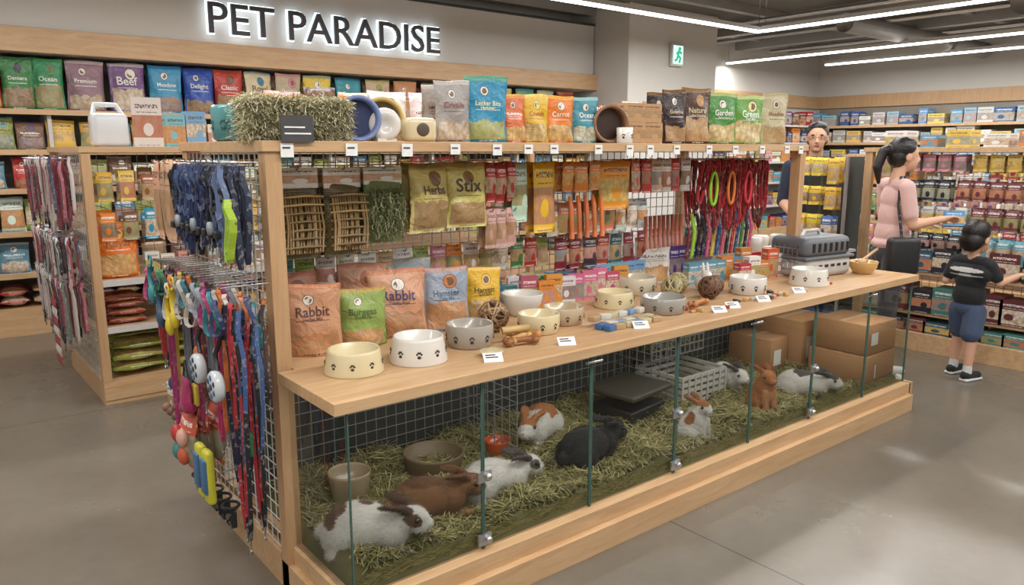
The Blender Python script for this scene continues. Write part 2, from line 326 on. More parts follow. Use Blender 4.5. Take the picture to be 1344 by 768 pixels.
# ------------------------------------------------------------ island
IX0,IX1=.93,4.12; CX1=4.69
b=B("wood_display_counter")
b.box(IX0-.01,CX1,1.98,2.40,.782,.82,"wood"); b.box(IX0+.05,CX1,2.40,2.93,.782,.8195,"wood")
b.box(IX0+.02,CX1-.03,1.955,2.5,.10,.165,"wood"); b.box(IX0,CX1-.05,1.925,2.5,0,.10,"wood"); b.box(IX0+.06,CX1-.05,2.5,3.3,0,.12,"wood")
for y in (2.43,3.27): b.box(IX0,IX0+.055,y,y+.06,0,1.545,"wood_v"); b.box(IX1-.055,IX1,y,y+.06,.8 if y<3 else 0,1.545,"wood_v")
b.box(IX0-.005,IX0+.03,2.49,3.27,0,.13,"wood"); b.box(IX0-.01,IX1+.01,2.42,3.34,1.545,1.58,"wood")
b.box(CX1-.045,CX1,1.955,2.93,0,.165,"wood_v")
gridY(b,IX0+.06,IX1-.06,.825,1.54,2.88); gridY(b,IX0+.06,CX1-.06,.17,.78,2.90,mat="dark_wire"); gridX(b,2.49,3.27,.14,1.54,IX0+.01)
for x in (1.99,3.05): gridX(b,2.45,2.88,.17,.78,x,mat="dark_wire")
b.box(IX0+.06,CX1-.05,2.925,2.94,.12,.78,"tank_panel"); b.box(IX0+.035,CX1-.05,2.0,2.92,.15,.166,"wood"); b.done(bevel=.0015)
b=B("glass_tank_panes"); xs=[.965,1.47,1.99,2.50,3.05,3.59,4.15,4.65]
def pane(p,q,z0,z1): b.add([(p[0],p[1],z0),(q[0],q[1],z0),(q[0],q[1],z1),(p[0],p[1],z1)],[(0,1,2,3)],"clear_glass")
for i in range(7): pane((xs[i]+.003,2.0),(xs[i+1]-.003,2.0),.167,.78); b.box(xs[i]+.001,xs[i]+.005,1.994,2.004,.167,.78,"glass_edge"); b.box(xs[i+1]-.005,xs[i+1]-.001,1.994,2.004,.167,.78,"glass_edge")
pane((.963,2.43),(.963,2.0),.167,.78); pane((4.655,2.0),(4.655,2.9),.167,.78)
for x in (1.47,2.50,3.59):
    for z in (.185,.42): b.box(x-.028,x+.028,1.986,1.996,z,z+.04,"steel"); b.ball(.013,T(x+.012,1.98,z+.02),"steel")
for x in (1.99,3.05,4.15): b.tube([(x-.04,1.985,.76),(x+.04,1.985,.76)],.006,"steel")
b.done()
def strands(b,n,fx,L=(.05,.12),w=.0016,cols=None,flat=.35):
    cols=cols or [srgb(164,154,94),srgb(138,132,74),srgb(186,172,116),srgb(112,110,60),srgb(200,188,142),srgb(150,138,84)]
    V=np.zeros((n*6,3)); C=np.zeros((n*6,3)); Fc=[]
    for i in range(n):
        p=np.array(fx()); a=U(0,6.283); e=U(-flat,flat); l=U(*L)/2; d=np.array([math.cos(a)*math.cos(e),math.sin(a)*math.cos(e),math.sin(e)]); s=np.array([-math.sin(a),math.cos(a),U(-.5,.5)])*w; k=np.array([U(-.012,.012),U(-.012,.012),U(0,.012)])
        V[i*6]=p-d*l-s;V[i*6+1]=p-d*l+s;V[i*6+2]=p+k-s;V[i*6+3]=p+k+s;V[i*6+4]=p+d*l-s;V[i*6+5]=p+d*l+s
        C[i*6:i*6+6]=cols[int(R()*len(cols))]; q=i*6; Fc+=[(q,q+1,q+3,q+2),(q+2,q+3,q+5,q+4)]
    b.add(V,Fc,"straw",None,C)
b=B("hay_bedding"); V=[];Fc=[];nx,ny=110,26
hh=lambda x,y:.198+.016*math.sin(x*9+y*5)+.014*math.sin(x*17-y*13)+.008*math.sin(x*37+y*29)+.07*max(0,(y-2.55))
for j in range(ny+1):
    for i in range(nx+1): x=.985+(4.63-.985)*i/nx; y=2.012+.868*j/ny; V.append((x,y,.167 if j==0 or i in(0,nx) else hh(x,y)+U(-.008,.008)))
for j in range(ny):
    for i in range(nx): a=j*(nx+1)+i; Fc.append((a,a+1,a+nx+2,a+nx+1))
b.add(V,Fc,"straw",None,srgb(104,98,54),smooth=True)
def hp(): x=U(1.05,4.58);y=2.075+.79*R()**1.3; return (x,y,hh(x,y)+U(0,.028))
strands(b,27000,hp,flat=.5)
def hf_():
    x=U(1.03,4.6); return (x,2.022+U(0,.01),U(.172,.215))
n0=3500; V=[];C=[];Fc=[]
for i in range(n0):
    x,y,z=hf_(); a=U(-.5,.5); l=U(.015,.04); dx,dz=math.cos(a)*l,math.sin(a)*l; z=max(z,.17+abs(dz)); q=len(V); V+=[(x-dx,y,z-dz),(x-dx,y,z-dz+.003),(x+dx,y,z+dz+.003),(x+dx,y,z+dz)]; C+=[random.choice([srgb(164,154,94),srgb(128,122,68),srgb(186,172,116)])]*4; Fc.append((q,q+1,q+2,q+3))
b.add(V,Fc,"straw",None,C); b.done()
# ------------------------------------------------------------ blobs (organic continuous surfaces)
def cap_mesh(p1,p2,r1,r2,n=14):
    p1,p2=Vector(p1),Vector(p2); d=p2-p1; L=d.length; q=Vector((0,0,1)).rotation_difference(d.normalized() if L>1e-6 else Vector((0,0,1))); prof=[]
    for k in range(6): a=math.pi/2*k/5; prof.append((max(1e-4,r1*math.sin(a)),-r1*math.cos(a)))
    for k in range(6): a=math.pi/2*k/5; prof.append((max(1e-4,r2*math.cos(a)),L+r2*math.sin(a)))
    V=[];Fc=[]
    for r,z in prof:
        for i in range(n): a=2*math.pi*i/n; V.append(p1+q@Vector((r*math.cos(a),r*math.sin(a),z)))
    for j in range(len(prof)-1):
        for i in range(n): k=(i+1)%n; Fc.append((j*n+i,j*n+k,(j+1)*n+k,(j+1)*n+i))
    Fc.append(tuple(range(n-1,-1,-1))); Fc.append(tuple((len(prof)-1)*n+i for i in range(n)))
    return V,Fc
def ell_mesh(c,r,rot):
    bm=bmesh.new(); bmesh.ops.create_icosphere(bm,subdivisions=3,radius=1); m=Matrix.Translation(c)@Euler([math.radians(a) for a in rot]).to_matrix().to_4x4()@Matrix.Diagonal((r[0],r[1],r[2],1))
    bmesh.ops.transform(bm,matrix=m,verts=bm.verts); bm.verts.index_update(); o=([v.co.copy() for v in bm.verts],[tuple(v.index for v in f.verts) for f in bm.faces]); bm.free(); return o
def e(c,r,col,rot=(0,0,0)): return ('e',c,r,col,rot)
def c_(p1,p2,r1,r2,col): return ('c',p1,p2,r1,r2,col)
def blob(b,prims,voxel,M,mat,iters=4,overlays=(),fur=0,furlen=.012,mm=()):
    V=[];Fc=[]
    for p in prims:
        v,f=ell_mesh(p[1],p[2],p[4]) if p[0]=='e' else cap_mesh(p[1],p[2],p[3],p[4])
        n=len(V); V+=v; Fc+=[tuple(i+n for i in q) for q in f]
    me=bpy.data.meshes.new("t"); me.from_pydata(V,[],Fc); me.update(); o=bpy.data.objects.new("t",me); SC.collection.objects.link(o)
    m=o.modifiers.new("r",'REMESH'); m.mode='VOXEL'; m.voxel_size=voxel
    m=o.modifiers.new("s",'SMOOTH'); m.factor=.5; m.iterations=iters
    dg=bpy.context.evaluated_depsgraph_get(); r=bpy.data.meshes.new_from_object(o.evaluated_get(dg))
    P=np.zeros(len(r.vertices)*3,np.float32); r.vertices.foreach_get("co",P); P=P.reshape(-1,3).astype(float)
    N=np.zeros(len(r.vertices)*3,np.float32); r.vertices.foreach_get("normal",N); N=N.reshape(-1,3).astype(float)
    F2=[tuple(q.vertices) for q in r.polygons]; bpy.data.objects.remove(o); bpy.data.meshes.remove(r); bpy.data.meshes.remove(me)
    best=np.full(len(P),1e9); C=np.zeros((len(P),3))
    for p in prims:
        if p[0]=='e':
            Rm=np.array(Euler([math.radians(a) for a in p[4]]).to_matrix()); q=(P-np.array(p[1]))@Rm; rr=np.array(p[2]); k0=np.linalg.norm(q/rr,axis=1); k1=np.linalg.norm(q/rr**2,axis=1)+1e-9; d=k0*(k0-1)/k1; col=p[3]
        else:
            a=np.array(p[1],float);d0=np.array(p[2],float)-a; tt=np.clip(((P-a)@d0)/max(1e-9,d0@d0),0,1); d=np.linalg.norm(P-a-tt[:,None]*d0,axis=1)-(p[3]+(p[4]-p[3])*tt); col=p[5]
        w=d<best; best[w]=d[w]; C[w]=col
    for (cc,rr,col) in overlays:
        nz=.25*np.sin(P[:,0]*70+1)*np.sin(P[:,1]*60)+.2*np.sin(P[:,2]*90+P[:,0]*40)
        if mat!="fur": nz=nz*0
        q=np.linalg.norm((P-np.array(cc))/np.array(rr),axis=1)+nz*.5; C[q<1]=col
    f0=len(b.F); b.add(P,F2,mat,M,C,smooth=True)
    if mm:
        fv=np.array([q[0] for q in F2])
        for col,nm in mm:
            k=b.mi(nm); hit=np.where(np.abs(C[fv]-np.array(col)).sum(1)<1e-4)[0]
            for i in hit: b.MI[f0+i]=k
    if fur:
        idx=np.random.randint(0,len(P),fur); sc=furlen; d=N[idx]*.6+np.array([-.7,0,-.25])+np.random.uniform(-.4,.4,(fur,3)); d/=np.linalg.norm(d,axis=1)[:,None]
        s=np.cross(d,N[idx]); s/=np.linalg.norm(s,axis=1)[:,None]+1e-9; W=np.zeros((fur*3,3)); pp=P[idx]+np.random.uniform(-.002,.002,(fur,3)); L=np.random.uniform(.6,1.2,fur)[:,None]*sc
        W[0::3]=pp-s*.0008;W[1::3]=pp+s*.0008;W[2::3]=pp+d*L; CC=np.repeat(C[idx]*np.random.uniform(.8,1.12,(fur,1)),3,axis=0)
        b.add(W,[(i,i+1,i+2) for i in range(0,fur*3,3)],mat,M,np.clip(CC,0,1))
WH=srgb(232,226,218)
def rabbit(x,y,z,rz,s,body,ear,ov=(),pose='lie',face=None,belly=None):
    b=B("rabbit"); M=T(x,y,z,rz,s=s); face=face or body; belly=belly or body; pink=srgb(196,150,140)
    if pose=='lie':
        hz=.115
        pr=[e((-.04,0,.085),(.125,.088,.085),body),e((-.095,.05,.062),(.072,.045,.062),body,(0,-8,12)),e((-.095,-.05,.062),(.072,.045,.062),body,(0,-8,-12)),e((.06,0,.078),(.075,.068,.07),body),
            c_((.08,0,.095),(.13,0,hz),.05,.042,body),e((.15,0,hz+.003),(.052,.041,.043),face,(0,12,0)),e((.188,0,hz-.014),(.027,.027,.023),face),e((.17,.022,hz-.016),(.026,.018,.02),face),e((.17,-.022,hz-.016),(.026,.018,.02),face),
            c_((.08,.035,.02),(.145,.038,.013),.019,.015,belly),c_((.08,-.035,.02),(.145,-.038,.013),.019,.015,belly),c_((-.12,.08,.018),(-.03,.088,.014),.02,.015,belly),c_((-.12,-.08,.018),(-.03,-.088,.014),.02,.015,belly),e((-.17,0,.06),(.03,.028,.028),belly)]
        for sg in (1,-1):
            pr+=[c_((.138,sg*.02,hz+.035),(.115,sg*.03,hz+.052),.013,.015,ear),e((.082,sg*.042,hz+.058),(.05,.021,.009),ear,(sg*30,8,sg*-14))]
        ex,ey,ezz=.165,.038,hz+.014; nx_,nz_=.213,hz-.008
    else:
        hz=.215
        pr=[e((-.01,0,.08),(.085,.075,.085),body),e((.015,0,.135),(.062,.06,.085),body),e((-.01,.055,.05),(.065,.035,.055),body),e((-.01,-.055,.05),(.065,.035,.055),body),e((.035,0,.11),(.045,.042,.07),belly),
            c_((.02,0,.17),(.035,0,.2),.048,.042,body),e((.045,0,hz),(.05,.041,.042),face),e((.083,0,hz-.014),(.026,.026,.022),face),
            c_((.06,.028,.13),(.075,.028,.02),.02,.015,belly),c_((.06,-.028,.13),(.075,-.028,.02),.02,.015,belly),c_((.0,.07,.015),(.08,.072,.013),.018,.015,belly),c_((.0,-.07,.015),(.08,-.072,.013),.018,.015,belly),e((-.09,0,.045),(.028,.028,.028),belly)]
        for sg in (1,-1): pr+=[c_((.025,sg*.02,hz+.025),(.0,sg*.026,hz+.04),.012,.013,ear),e((-.025,sg*.036,hz+.05),(.036,.018,.010),ear,(sg*25,18,sg*-10))]
        ex,ey,ezz=.06,.038,hz+.01; nx_,nz_=.107,hz-.008
    blob(b,pr,.0055,M,"fur",3,ov,18000,.013)
    for sg in (1,-1): b.ball(.0095,M@T(ex,sg*ey,ezz),"gloss",(.012,.008,.006))
    b.ball(.006,M@T(nx_,0,nz_,s=(.7,1.1,.8)),"paint",pink)
    b.done()
GR=srgb(84,76,72); OR=srgb(184,118,68); TB=srgb(146,102,66)
zz=.19
rabbit(1.15,2.21,zz-.005,-42,1.0,WH,srgb(92,66,52),[((-.13,0,.13),(.05,.07,.05),srgb(120,84,62)),((.15,.04,.13),(.03,.022,.028),srgb(110,80,60)),((.15,-.04,.13),(.03,.022,.028),srgb(110,80,60)),((-.02,.02,.17),(.03,.03,.03),srgb(120,90,70))])
rabbit(1.44,2.27,zz,-20,.95,TB,srgb(120,78,48),[((-.02,0,.17),(.12,.06,.04),srgb(116,78,48))],belly=srgb(176,130,90))
rabbit(1.74,2.26,zz,-14,.93,WH,srgb(96,84,78),[((.16,.04,.13),(.028,.02,.025),srgb(110,98,90)),((.16,-.04,.13),(.028,.02,.025),srgb(110,98,90))])
rabbit(2.24,2.60,zz+.005,-150,.95,WH,OR,[((-.06,0,.15),(.08,.09,.06),OR),((.16,.0,.15),(.03,.05,.03),OR)])
rabbit(2.27,2.27,zz,0,.98,srgb(44,42,42),srgb(34,32,32),[])
rabbit(2.84,2.15,zz,-80,.78,WH,srgb(150,98,60),[((.04,.0,.25),(.05,.05,.03),srgb(170,110,66)),((-.01,.06,.09),(.04,.03,.06),srgb(176,116,70)),((-.01,-.06,.15),(.04,.03,.04),srgb(176,116,70))],pose='sit')
rabbit(3.47,2.20,zz,-110,.86,OR,srgb(150,86,44),[],pose='sit',belly=srgb(210,150,100))
rabbit(3.84,2.17,zz,-60,.9,WH,GR,[((-.02,0,.16),(.05,.06,.05),GR),((.16,.0,.15),(.03,.05,.02),GR)])
rabbit(3.62,2.55,zz+.005,-100,.85,WH,GR,[((-.08,0,.15),(.05,.06,.05),GR)])
# ------------------------------------------------------------ people
def hand(pr,w,d,up,side,col,sc=1.0,curl=.5):
    w,d,up=Vector(w),Vector(d).normalized(),Vector(up).normalized(); sd=d.cross(up).normalized()*side
    pr.append(c_(w,w+d*.03*sc,.021*sc,.022*sc,col))
    for k,(o,l) in enumerate(((-.028,.062),(-.0095,.074),(.0095,.07),(.027,.055))):
        base=w+d*.075*sc+sd*o*sc; pr.append(c_(w+d*.02*sc+sd*o*.6*sc,base,.0125*sc,.0105*sc,col))
        k1=base+(d*math.cos(curl*.6)-up*math.sin(curl*.6))*l*.5*sc; k2=k1+(d*math.cos(curl*1.6)-up*math.sin(curl*1.6))*l*.5*sc
        k1+=sd*o*.12*sc; k2+=sd*o*.2*sc
        pr.append(c_(base,k1,.0085*sc,.0078*sc,col)); pr.append(c_(k1,k2,.0078*sc,.0065*sc,col))
    tb=w+d*.025*sc-sd*.022*sc; t1=tb+(d*.7-sd*.75-up*.2).normalized()*.035*sc; t2=t1+(d*.95-sd*.1-up*.4).normalized()*.03*sc
    pr.append(c_(tb,t1,.0125*sc,.0095*sc,col)); pr.append(c_(t1,t2,.0095*sc,.0075*sc,col))
SK=srgb(212,164,134); HB=srgb(32,26,24)
def head(pr,c,s,skin,hair):
    x,y,z=c
    def q(a,b_,d): return (x+a*s,y+b_*s,z+d*s)
    def k(*a): return tuple(v*s for v in a)
    pr+=[e(q(-.005,0,.02),k(.092,.074,.092),skin),e(q(.03,0,-.03),k(.060,.056,.078),skin),e(q(.052,0,-.082),k(.03,.03,.022),skin),
        c_(q(.084,0,.008),q(.101,0,-.027),.007*s,.011*s,skin),e(q(.088,0,-.036),k(.012,.016,.008),skin),e(q(.083,0,-.058),k(.010,.021,.006),srgb(176,96,90)),
        e(q(-.005,.075,-.012),k(.017,.009,.028),skin),e(q(-.005,-.075,-.012),k(.017,.009,.028),skin),
        e(q(-.02,0,.046),k(.092,.083,.085),hair),e(q(-.048,0,-.008),k(.058,.078,.07),hair),e(q(.0,0,.086),k(.07,.07,.036),hair)]
    for sg in (1,-1): pr+=[e(q(.078,sg*.03,.024),k(.009,.017,.0035),hair)]
def eyes(b,M,c,s):
    x,y,z=c
    for sg in (1,-1):
        b.ball(.0125*s,M@T(x+.071*s,y+sg*.03*s,z+.003*s,s=(.8,1.1,.5)),"gloss",(.7,.66,.62)); b.ball(.0062*s,M@T(x+.0785*s,y+sg*.03*s,z+.003*s,s=(.7,1,.9)),"gloss",(.02,.012,.01))
# woman
b=B("woman_shopper"); M=T(5.14,2.37,0,-38.7); PK=srgb(218,178,172); PT=srgb(66,66,72); pr=[]
for sg in (1,-1):
    fx=.05*sg; pr+=[c_((0,sg*.078,.85),(.015+fx,sg*.08,.47),.085,.055,PT),c_((.015+fx,sg*.08,.47),(-.02+fx,sg*.085,.12),.055,.041,PT),c_((-.02+fx,sg*.085,.09),(-.02+fx,sg*.085,.06),.034,.034,SK),
        c_((-.04+fx,sg*.085,.04),(.14+fx,sg*.09,.03),.038,.03,srgb(220,216,210))]
pr+=[e((0,0,.9),(.105,.15,.12),PT),e((0,0,1.0),(.10,.142,.13),PK),e((.0,0,1.12),(.088,.125,.16),PK),e((.015,0,1.23),(.096,.138,.12),PK),c_((-.005,-.125,1.325),(-.005,.125,1.325),.046,.046,PK),e((0,0,.94),(.115,.155,.06),PK),
    c_((-.008,0,1.33),(.014,0,1.44),.044,.041,SK)]
hc=(.035,0,1.512); head(pr,hc,.98,SK,HB)
pr+=[e((-.085,0,1.55),(.036,.036,.034),HB),c_((-.105,0,1.54),(-.135,0,1.44),.032,.03,HB),c_((-.135,0,1.44),(-.12,0,1.34),.03,.012,HB)]
for sg,ez,wx,wz in ((-1,1.075,.26,1.11),(1,1.08,.28,1.07)):
    pr+=[c_((-.005,sg*.155,1.315),(.02,sg*.18,1.14),.048,.047,PK),c_((.02,sg*.18,1.12),(.035,sg*.185,ez),.036,.034,SK),c_((.035,sg*.185,ez),(wx,sg*.12,wz),.034,.023,SK)]
    hand(pr,(wx,sg*.12,wz),(.95,-sg*.25,.05),(0,-sg*.5,.85),-sg,SK,.92,.55)
blob(b,pr,.0055,M,"cloth",4,mm=((SK,"skin"),(HB,"hair"))); eyes(b,M,hc,.98)
b.rbox(.2,.09,.24,.03,M@T(-.02,-.20,.76),"paint",(.02,.02,.022)); b.strap([(-.03,-.19,1.0),(-.05,-.15,1.2),(-.02,-.09,1.385)],(1,0,.2),.018,.004,(.02,.02,.022),M=M)
b.strap([(.04,-.19,1.0),(.05,-.155,1.2),(.0,-.095,1.385)],(1,0,.2),.018,.004,(.02,.02,.022),M=M)
b.done()
b=B("small_blue_package"); b.pbox(.12,.04,.10,T(5.46,2.12,1.05,-60,rx=-15),srgb(60,140,190),srgb(230,180,90)); b.done()
# child
b=B("child_shopper"); M=T(5.62,2.035,0,-14); BK=srgb(30,31,34); DN=srgb(66,80,108); SKc=srgb(218,168,140); pr=[]
for sg in (1,-1):
    fx=.04*sg
    pr+=[c_((0,sg*.055,.47),(.0+fx,sg*.068,.33),.07,.068,DN),c_((fx,sg*.07,.34),(fx,sg*.074,.27),.046,.038,SKc),c_((fx,sg*.074,.27),(-.01+fx,sg*.078,.09),.039,.027,SKc),
        c_((-.01+fx,sg*.078,.10),(-.01+fx,sg*.078,.07),.029,.031,(.7,.7,.7)),c_((-.03+fx,sg*.08,.038),(.085+fx,sg*.088,.034),.032,.027,BK)]
pr+=[e((0,0,.49),(.08,.108,.07),DN),e((0,0,.58),(.083,.11,.11),BK),e((0,0,.7),(.074,.108,.12),BK),c_((0,-.09,.81),(0,.09,.81),.04,.04,BK),c_((0,0,.83),(.005,0,.89),.036,.034,SKc),c_((-.005,-.085,.74),(-.005,.085,.74),.066,.066,BK)]
hc=(.02,0,.965); head(pr,hc,1.0,SKc,HB); pr+=[e((-.045,0,.95),(.056,.078,.072),HB)]
arms=[(1,(-.03,.155,.66),(.08,.20,.72)),(-1,(.06,-.16,.68),(.20,-.18,.72))]
for sg,el,wr in arms:
    sh=(0,sg*.12,.80); md=tuple(sh[i]*.35+el[i]*.65 for i in range(3))
    pr+=[c_(sh,md,.042,.042,BK),c_(md,el,.028,.027,SKc),c_(el,wr,.027,.02,SKc)]; dd=Vector(wr)-Vector(el); hand(pr,wr,dd,(0,0,1),-sg,SKc,.68,.6)
blob(b,pr,.005,M,"cloth",3,[((-.06,0,.757),(.09,.118,.016),(.72,.72,.7)),((-.06,0,.722),(.085,.118,.006),(.55,.55,.55))],mm=((SKc,"skin"),(HB,"hair"))); eyes(b,M,hc,1)
for sg in (1,-1): b.rbox(.17,.064,.02,.009,M@T(.028+.04*sg,sg*.084,.001),"paint",(.75,.75,.73))
b.done()
# man
b=B("man_shopper"); M=T(6.02,3.46,0,-150); NV=srgb(36,42,62); pr=[]
for sg in (1,-1): pr+=[c_((0,sg*.09,.92),(0,sg*.1,.5),.09,.06,PT),c_((0,sg*.1,.5),(0,sg*.1,.1),.06,.045,PT),c_((-.05,sg*.1,.045),(.16,sg*.11,.035),.043,.035,BK)]
pr+=[e((0,0,.98),(.12,.16,.12),PT),e((0,0,1.12),(.12,.165,.17),NV),e((0,0,1.3),(.125,.185,.16),NV),c_((0,-.15,1.42),(0,.15,1.42),.065,.065,NV),c_((0,0,1.45),(.02,0,1.56),.056,.054,SK)]
hc=(.035,0,1.645); head(pr,hc,1.08,SK,HB)
for sg in (1,-1):
    pr+=[c_((0,sg*.2,1.41),(.02,sg*.24,1.12),.06,.05,NV),c_((.02,sg*.24,1.12),(.16,sg*.15,1.02),.045,.03,SK)]; hand(pr,(.16,sg*.15,1.02),(1,-sg*.6,0),(0,0,1),-sg,SK,1,.6)
blob(b,pr,.0055,M,"cloth",3,mm=((SK,"skin"),(HB,"hair"))); eyes(b,M,hc,1.08)
for sg in (1,-1): b.tube([(hc[0]+.098,sg*.035+.024*math.cos(a*.5236),hc[2]+.002+.016*math.sin(a*.5236)) for a in range(12)],.0012,"black_plastic",5,M=M,closed=True); b.tube([(hc[0]+.098,sg*.059,hc[2]+.008),(hc[0]+.0,sg*.086,hc[2]+.005)],.0012,"black_plastic",5,M=M)
b.tube([(hc[0]+.1,-.011,hc[2]+.006),(hc[0]+.1,.011,hc[2]+.006)],.0012,"black_plastic",5,M=M); b.done()
# ------------------------------------------------------------ items in tank
def tub(name,x,y,z,r,h,col,mat="gloss"):
    b=B(name); b.lathe([(r*.8,0),(r*.86,.004),(r*.98,h*.9),(r,h),(r*.96,h*1.01),(r*.92,h*.93),(r*.78,.012)],28,mat,T(x,y,z),col); b.done()
tub("rabbit_food_bowl",1.26,2.60,.2,.085,.11,srgb(170,150,122)); tub("rabbit_food_bowl",1.64,2.58,.2,.13,.10,srgb(120,100,74),"paint"); tub("orange_water_dish",1.98,2.58,.21,.06,.06,srgb(196,84,40))
b=B("pet_scale"); b.rbox(.30,.26,.07,.012,T(2.84,2.58,.2,8),"black_plastic"); b.rbox(.36,.31,.03,.012,T(2.84,2.58,.33,8),"paint",srgb(70,64,54)); b.lathe([(.03,0),(.03,.08)],12,"steel",T(2.84,2.58,.26)); b.done()
b=B("lattice_crate"); cw=srgb(196,192,184)
for k in range(5): z=.2+k*.036; b.box(3.12,3.50,2.46,2.47,z,z+.02,"paint",cw); b.box(3.12,3.13,2.47,2.78,z,z+.02,"paint",cw); b.box(3.12,3.50,2.78,2.79,z,z+.02,"paint",cw); b.box(3.49,3.50,2.47,2.78,z,z+.02,"paint",cw)
for k in range(8): x=3.12+k*.053; b.box(x,x+.012,2.455,2.46,.2,.36,"paint",cw)
b.done()
b=B("hay_rack"); gridY(b,3.1,3.55,.42,.70,2.66,.04,.003,"dark_wire"); b.box(3.1,3.55,2.70,2.82,.40,.42,"dark_panel"); strands(b,1500,lambda:(U(3.14,3.5),U(2.69,2.80),U(.45,.68)),flat=1.2); b.done()
b=B("cardboard_boxes")
for x,y,z,w,d,h in ((4.43,2.22,.17,.36,.36,.20),(4.44,2.22,.375,.34,.34,.18),(4.43,2.62,.17,.36,.34,.34),(4.14,2.68,.17,.2,.3,.24)):
    b.rbox(w,d,h,.004,T(x,y,z,U(-3,3)),"cardboard",seg=1); b.box(-w/2+.01,w/2-.01,-.02,.02,h,h+.001,"paint",srgb(190,160,120),M=T(x,y,z)); b.box(-w/2+.04,-w/2+.12,-d/2-.002,-d/2-.001,h*.3,h*.7,"label_card",M=T(x,y,z))
b.done()
b=B("cage_hook"); 
for x,z in ((1.75,.62),(1.95,.60),(1.88,.65)): b.tube([(x,2.87,z+.05),(x,2.84,z+.05),(x,2.83,z),(x,2.845,z-.03),(x,2.86,z-.02)],.005,"steel",6)
b.done()
# ------------------------------------------------------------ counter products
TZ=.82
def paws(b,M,r,z,h,n=9,col=(.05,.035,.03)):
    for k in range(n):
        a=2*math.pi*k/n
        for dx,dz,q in ((0,-.25,.16),(-.17,.02,.08),(-.06,.14,.085),(.07,.14,.085),(.18,.02,.08)):
            aa=a+dx*h/r; b.ball(1,M@T(math.cos(aa)*r,math.sin(aa)*r,z+dz*h,math.degrees(aa),s=(.0015,q*h,q*h)),"paint",col,8,5)
def bowl(name,x,y,r,h,col,style,inner=None):
    b=B(name); M=T(x,y,TZ)
    if style=='flare': pf=[(r*.99,0),(r,.006),(r*.86,h*.9),(r*.83,h),(r*.79,h*.97),(r*.7,h*.45),(r*.3,h*.35)]
    elif style=='straight': pf=[(r*.86,0),(r*.92,.006),(r*1.0,h*.5),(r*.98,h*.95),(r*.95,h),(r*.9,h*.95),(r*.82,h*.2),(r*.3,.012)]
    else: pf=[(r*.6,0),(r*.66,.008),(r*.92,h*.55),(r*1.0,h*.97),(r*.98,h),(r*.93,h*.95),(r*.7,h*.3),(r*.2,h*.2)]
    b.lathe(pf,36,"gloss",M,col); 
    rr={'flare':r*.945,'straight':r*1.0,'cup':r*.9}[style]
    if style!='cup': paws(b,M,rr,h*.48,h*.48,9)
    b.done()
CR=srgb(220,204,164); WT=srgb(224,219,210); GB=srgb(168,160,148)
bowl("pet_bowl",1.13,2.26,.102,.08,CR,'flare'); bowl("pet_bowl",1.37,2.24,.104,.092,WT,'flare'); bowl("pet_bowl",1.635,2.30,.092,.088,GB,'straight'); bowl("pet_bowl",2.14,2.60,.095,.10,WT,'cup'); bowl("pet_bowl",1.98,2.30,.088,.08,CR,'straight')
bowl("pet_bowl",2.17,2.36,.09,.075,srgb(190,170,140),'straight'); bowl("pet_bowl",2.60,2.47,.10,.075,CR,'flare'); bowl("pet_bowl",2.68,2.24,.105,.075,srgb(160,158,150),'straight'); bowl("pet_bowl",2.93,2.64,.11,.09,srgb(206,196,172),'straight'); bowl("pet_bowl",3.38,2.27,.095,.09,WT,'straight'); bowl("pet_bowl",3.88,2.22,.11,.09,WT,'flare'); bowl("pet_bowl",4.48,2.22,.085,.075,srgb(200,160,100),'cup')
b=B("wooden_scoop"); b.tube([(4.46,2.22,.90),(4.60,2.20,.96)],.008,"wood",8); b.ball(.03,T(4.45,2.22,.895,s=(1.3,1,.6)),"wood"); b.done()
def pouch(name,x,y,w,h,d,col,col2,rz=0,title=None,tc=(.9,.88,.8),sub=None):
    b=B(name); b.bag(w,h,d,T(x,y,TZ,rz),col,col2,nx=14,nz=16,title=title,tcol=tc,sub=sub); b.done()
pouch("rabbit_food_pouch",1.12,2.55,.21,.26,.09,srgb(202,150,116),srgb(196,110,60),-22,"Rabbit",(.12,.04,.03),"Herbal Mix")
pouch("rabbit_food_pouch",1.13,2.76,.20,.27,.08,srgb(188,130,106),srgb(160,80,50),-10,"Bunny",(.2,.05,.04))
pouch("rabbit_food_pouch",1.32,2.56,.185,.22,.09,srgb(146,168,90),srgb(212,140,60),-20,"Burgess",(.1,.16,.05),"Guinea Pig")
pouch("rabbit_food_pouch",1.50,2.60,.235,.27,.10,srgb(208,154,122),srgb(180,100,60),-18,"Rabbit",(.1,.08,.2),"Timothy Food")
pouch("rabbit_food_pouch",1.43,2.77,.2,.28,.09,srgb(200,150,124),srgb(190,110,70),-18)
pouch("rabbit_food_pouch",1.71,2.57,.20,.26,.09,srgb(156,164,178),srgb(206,130,80),-20,"Hamster",(.1,.14,.2),"Daily Mix")
pouch("rabbit_food_pouch",1.66,2.78,.20,.28,.08,srgb(146,162,170),srgb(170,150,110),-15)
pouch("rabbit_food_pouch",1.92,2.60,.165,.235,.085,srgb(226,180,60),srgb(240,200,110),-15,"Harvest",(.15,.12,.05),"Grain")
pouch("treat_bag",3.22,2.78,.23,.26,.08,srgb(230,226,220),srgb(200,140,80),-20)
def wball(name,x,y,r,cols,n=9):
    b=B(name); M=T(x,y,TZ+r)
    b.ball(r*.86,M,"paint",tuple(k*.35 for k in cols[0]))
    for k in range(n*3):
        ax=Vector((U(-1,1),U(-1,1),U(-1,1))).normalized(); q=Vector((0,0,1)).rotation_difference(ax); off=U(-.5,.5)*r; rr=math.sqrt(max(0,(r*.93)**2-off**2))
        b.tube([q@Vector((rr*math.cos(a*.449),rr*math.sin(a*.449),off)) for a in range(14)],r*.075,"paint",5,M,random.choice(cols),closed=True)
    b.done()
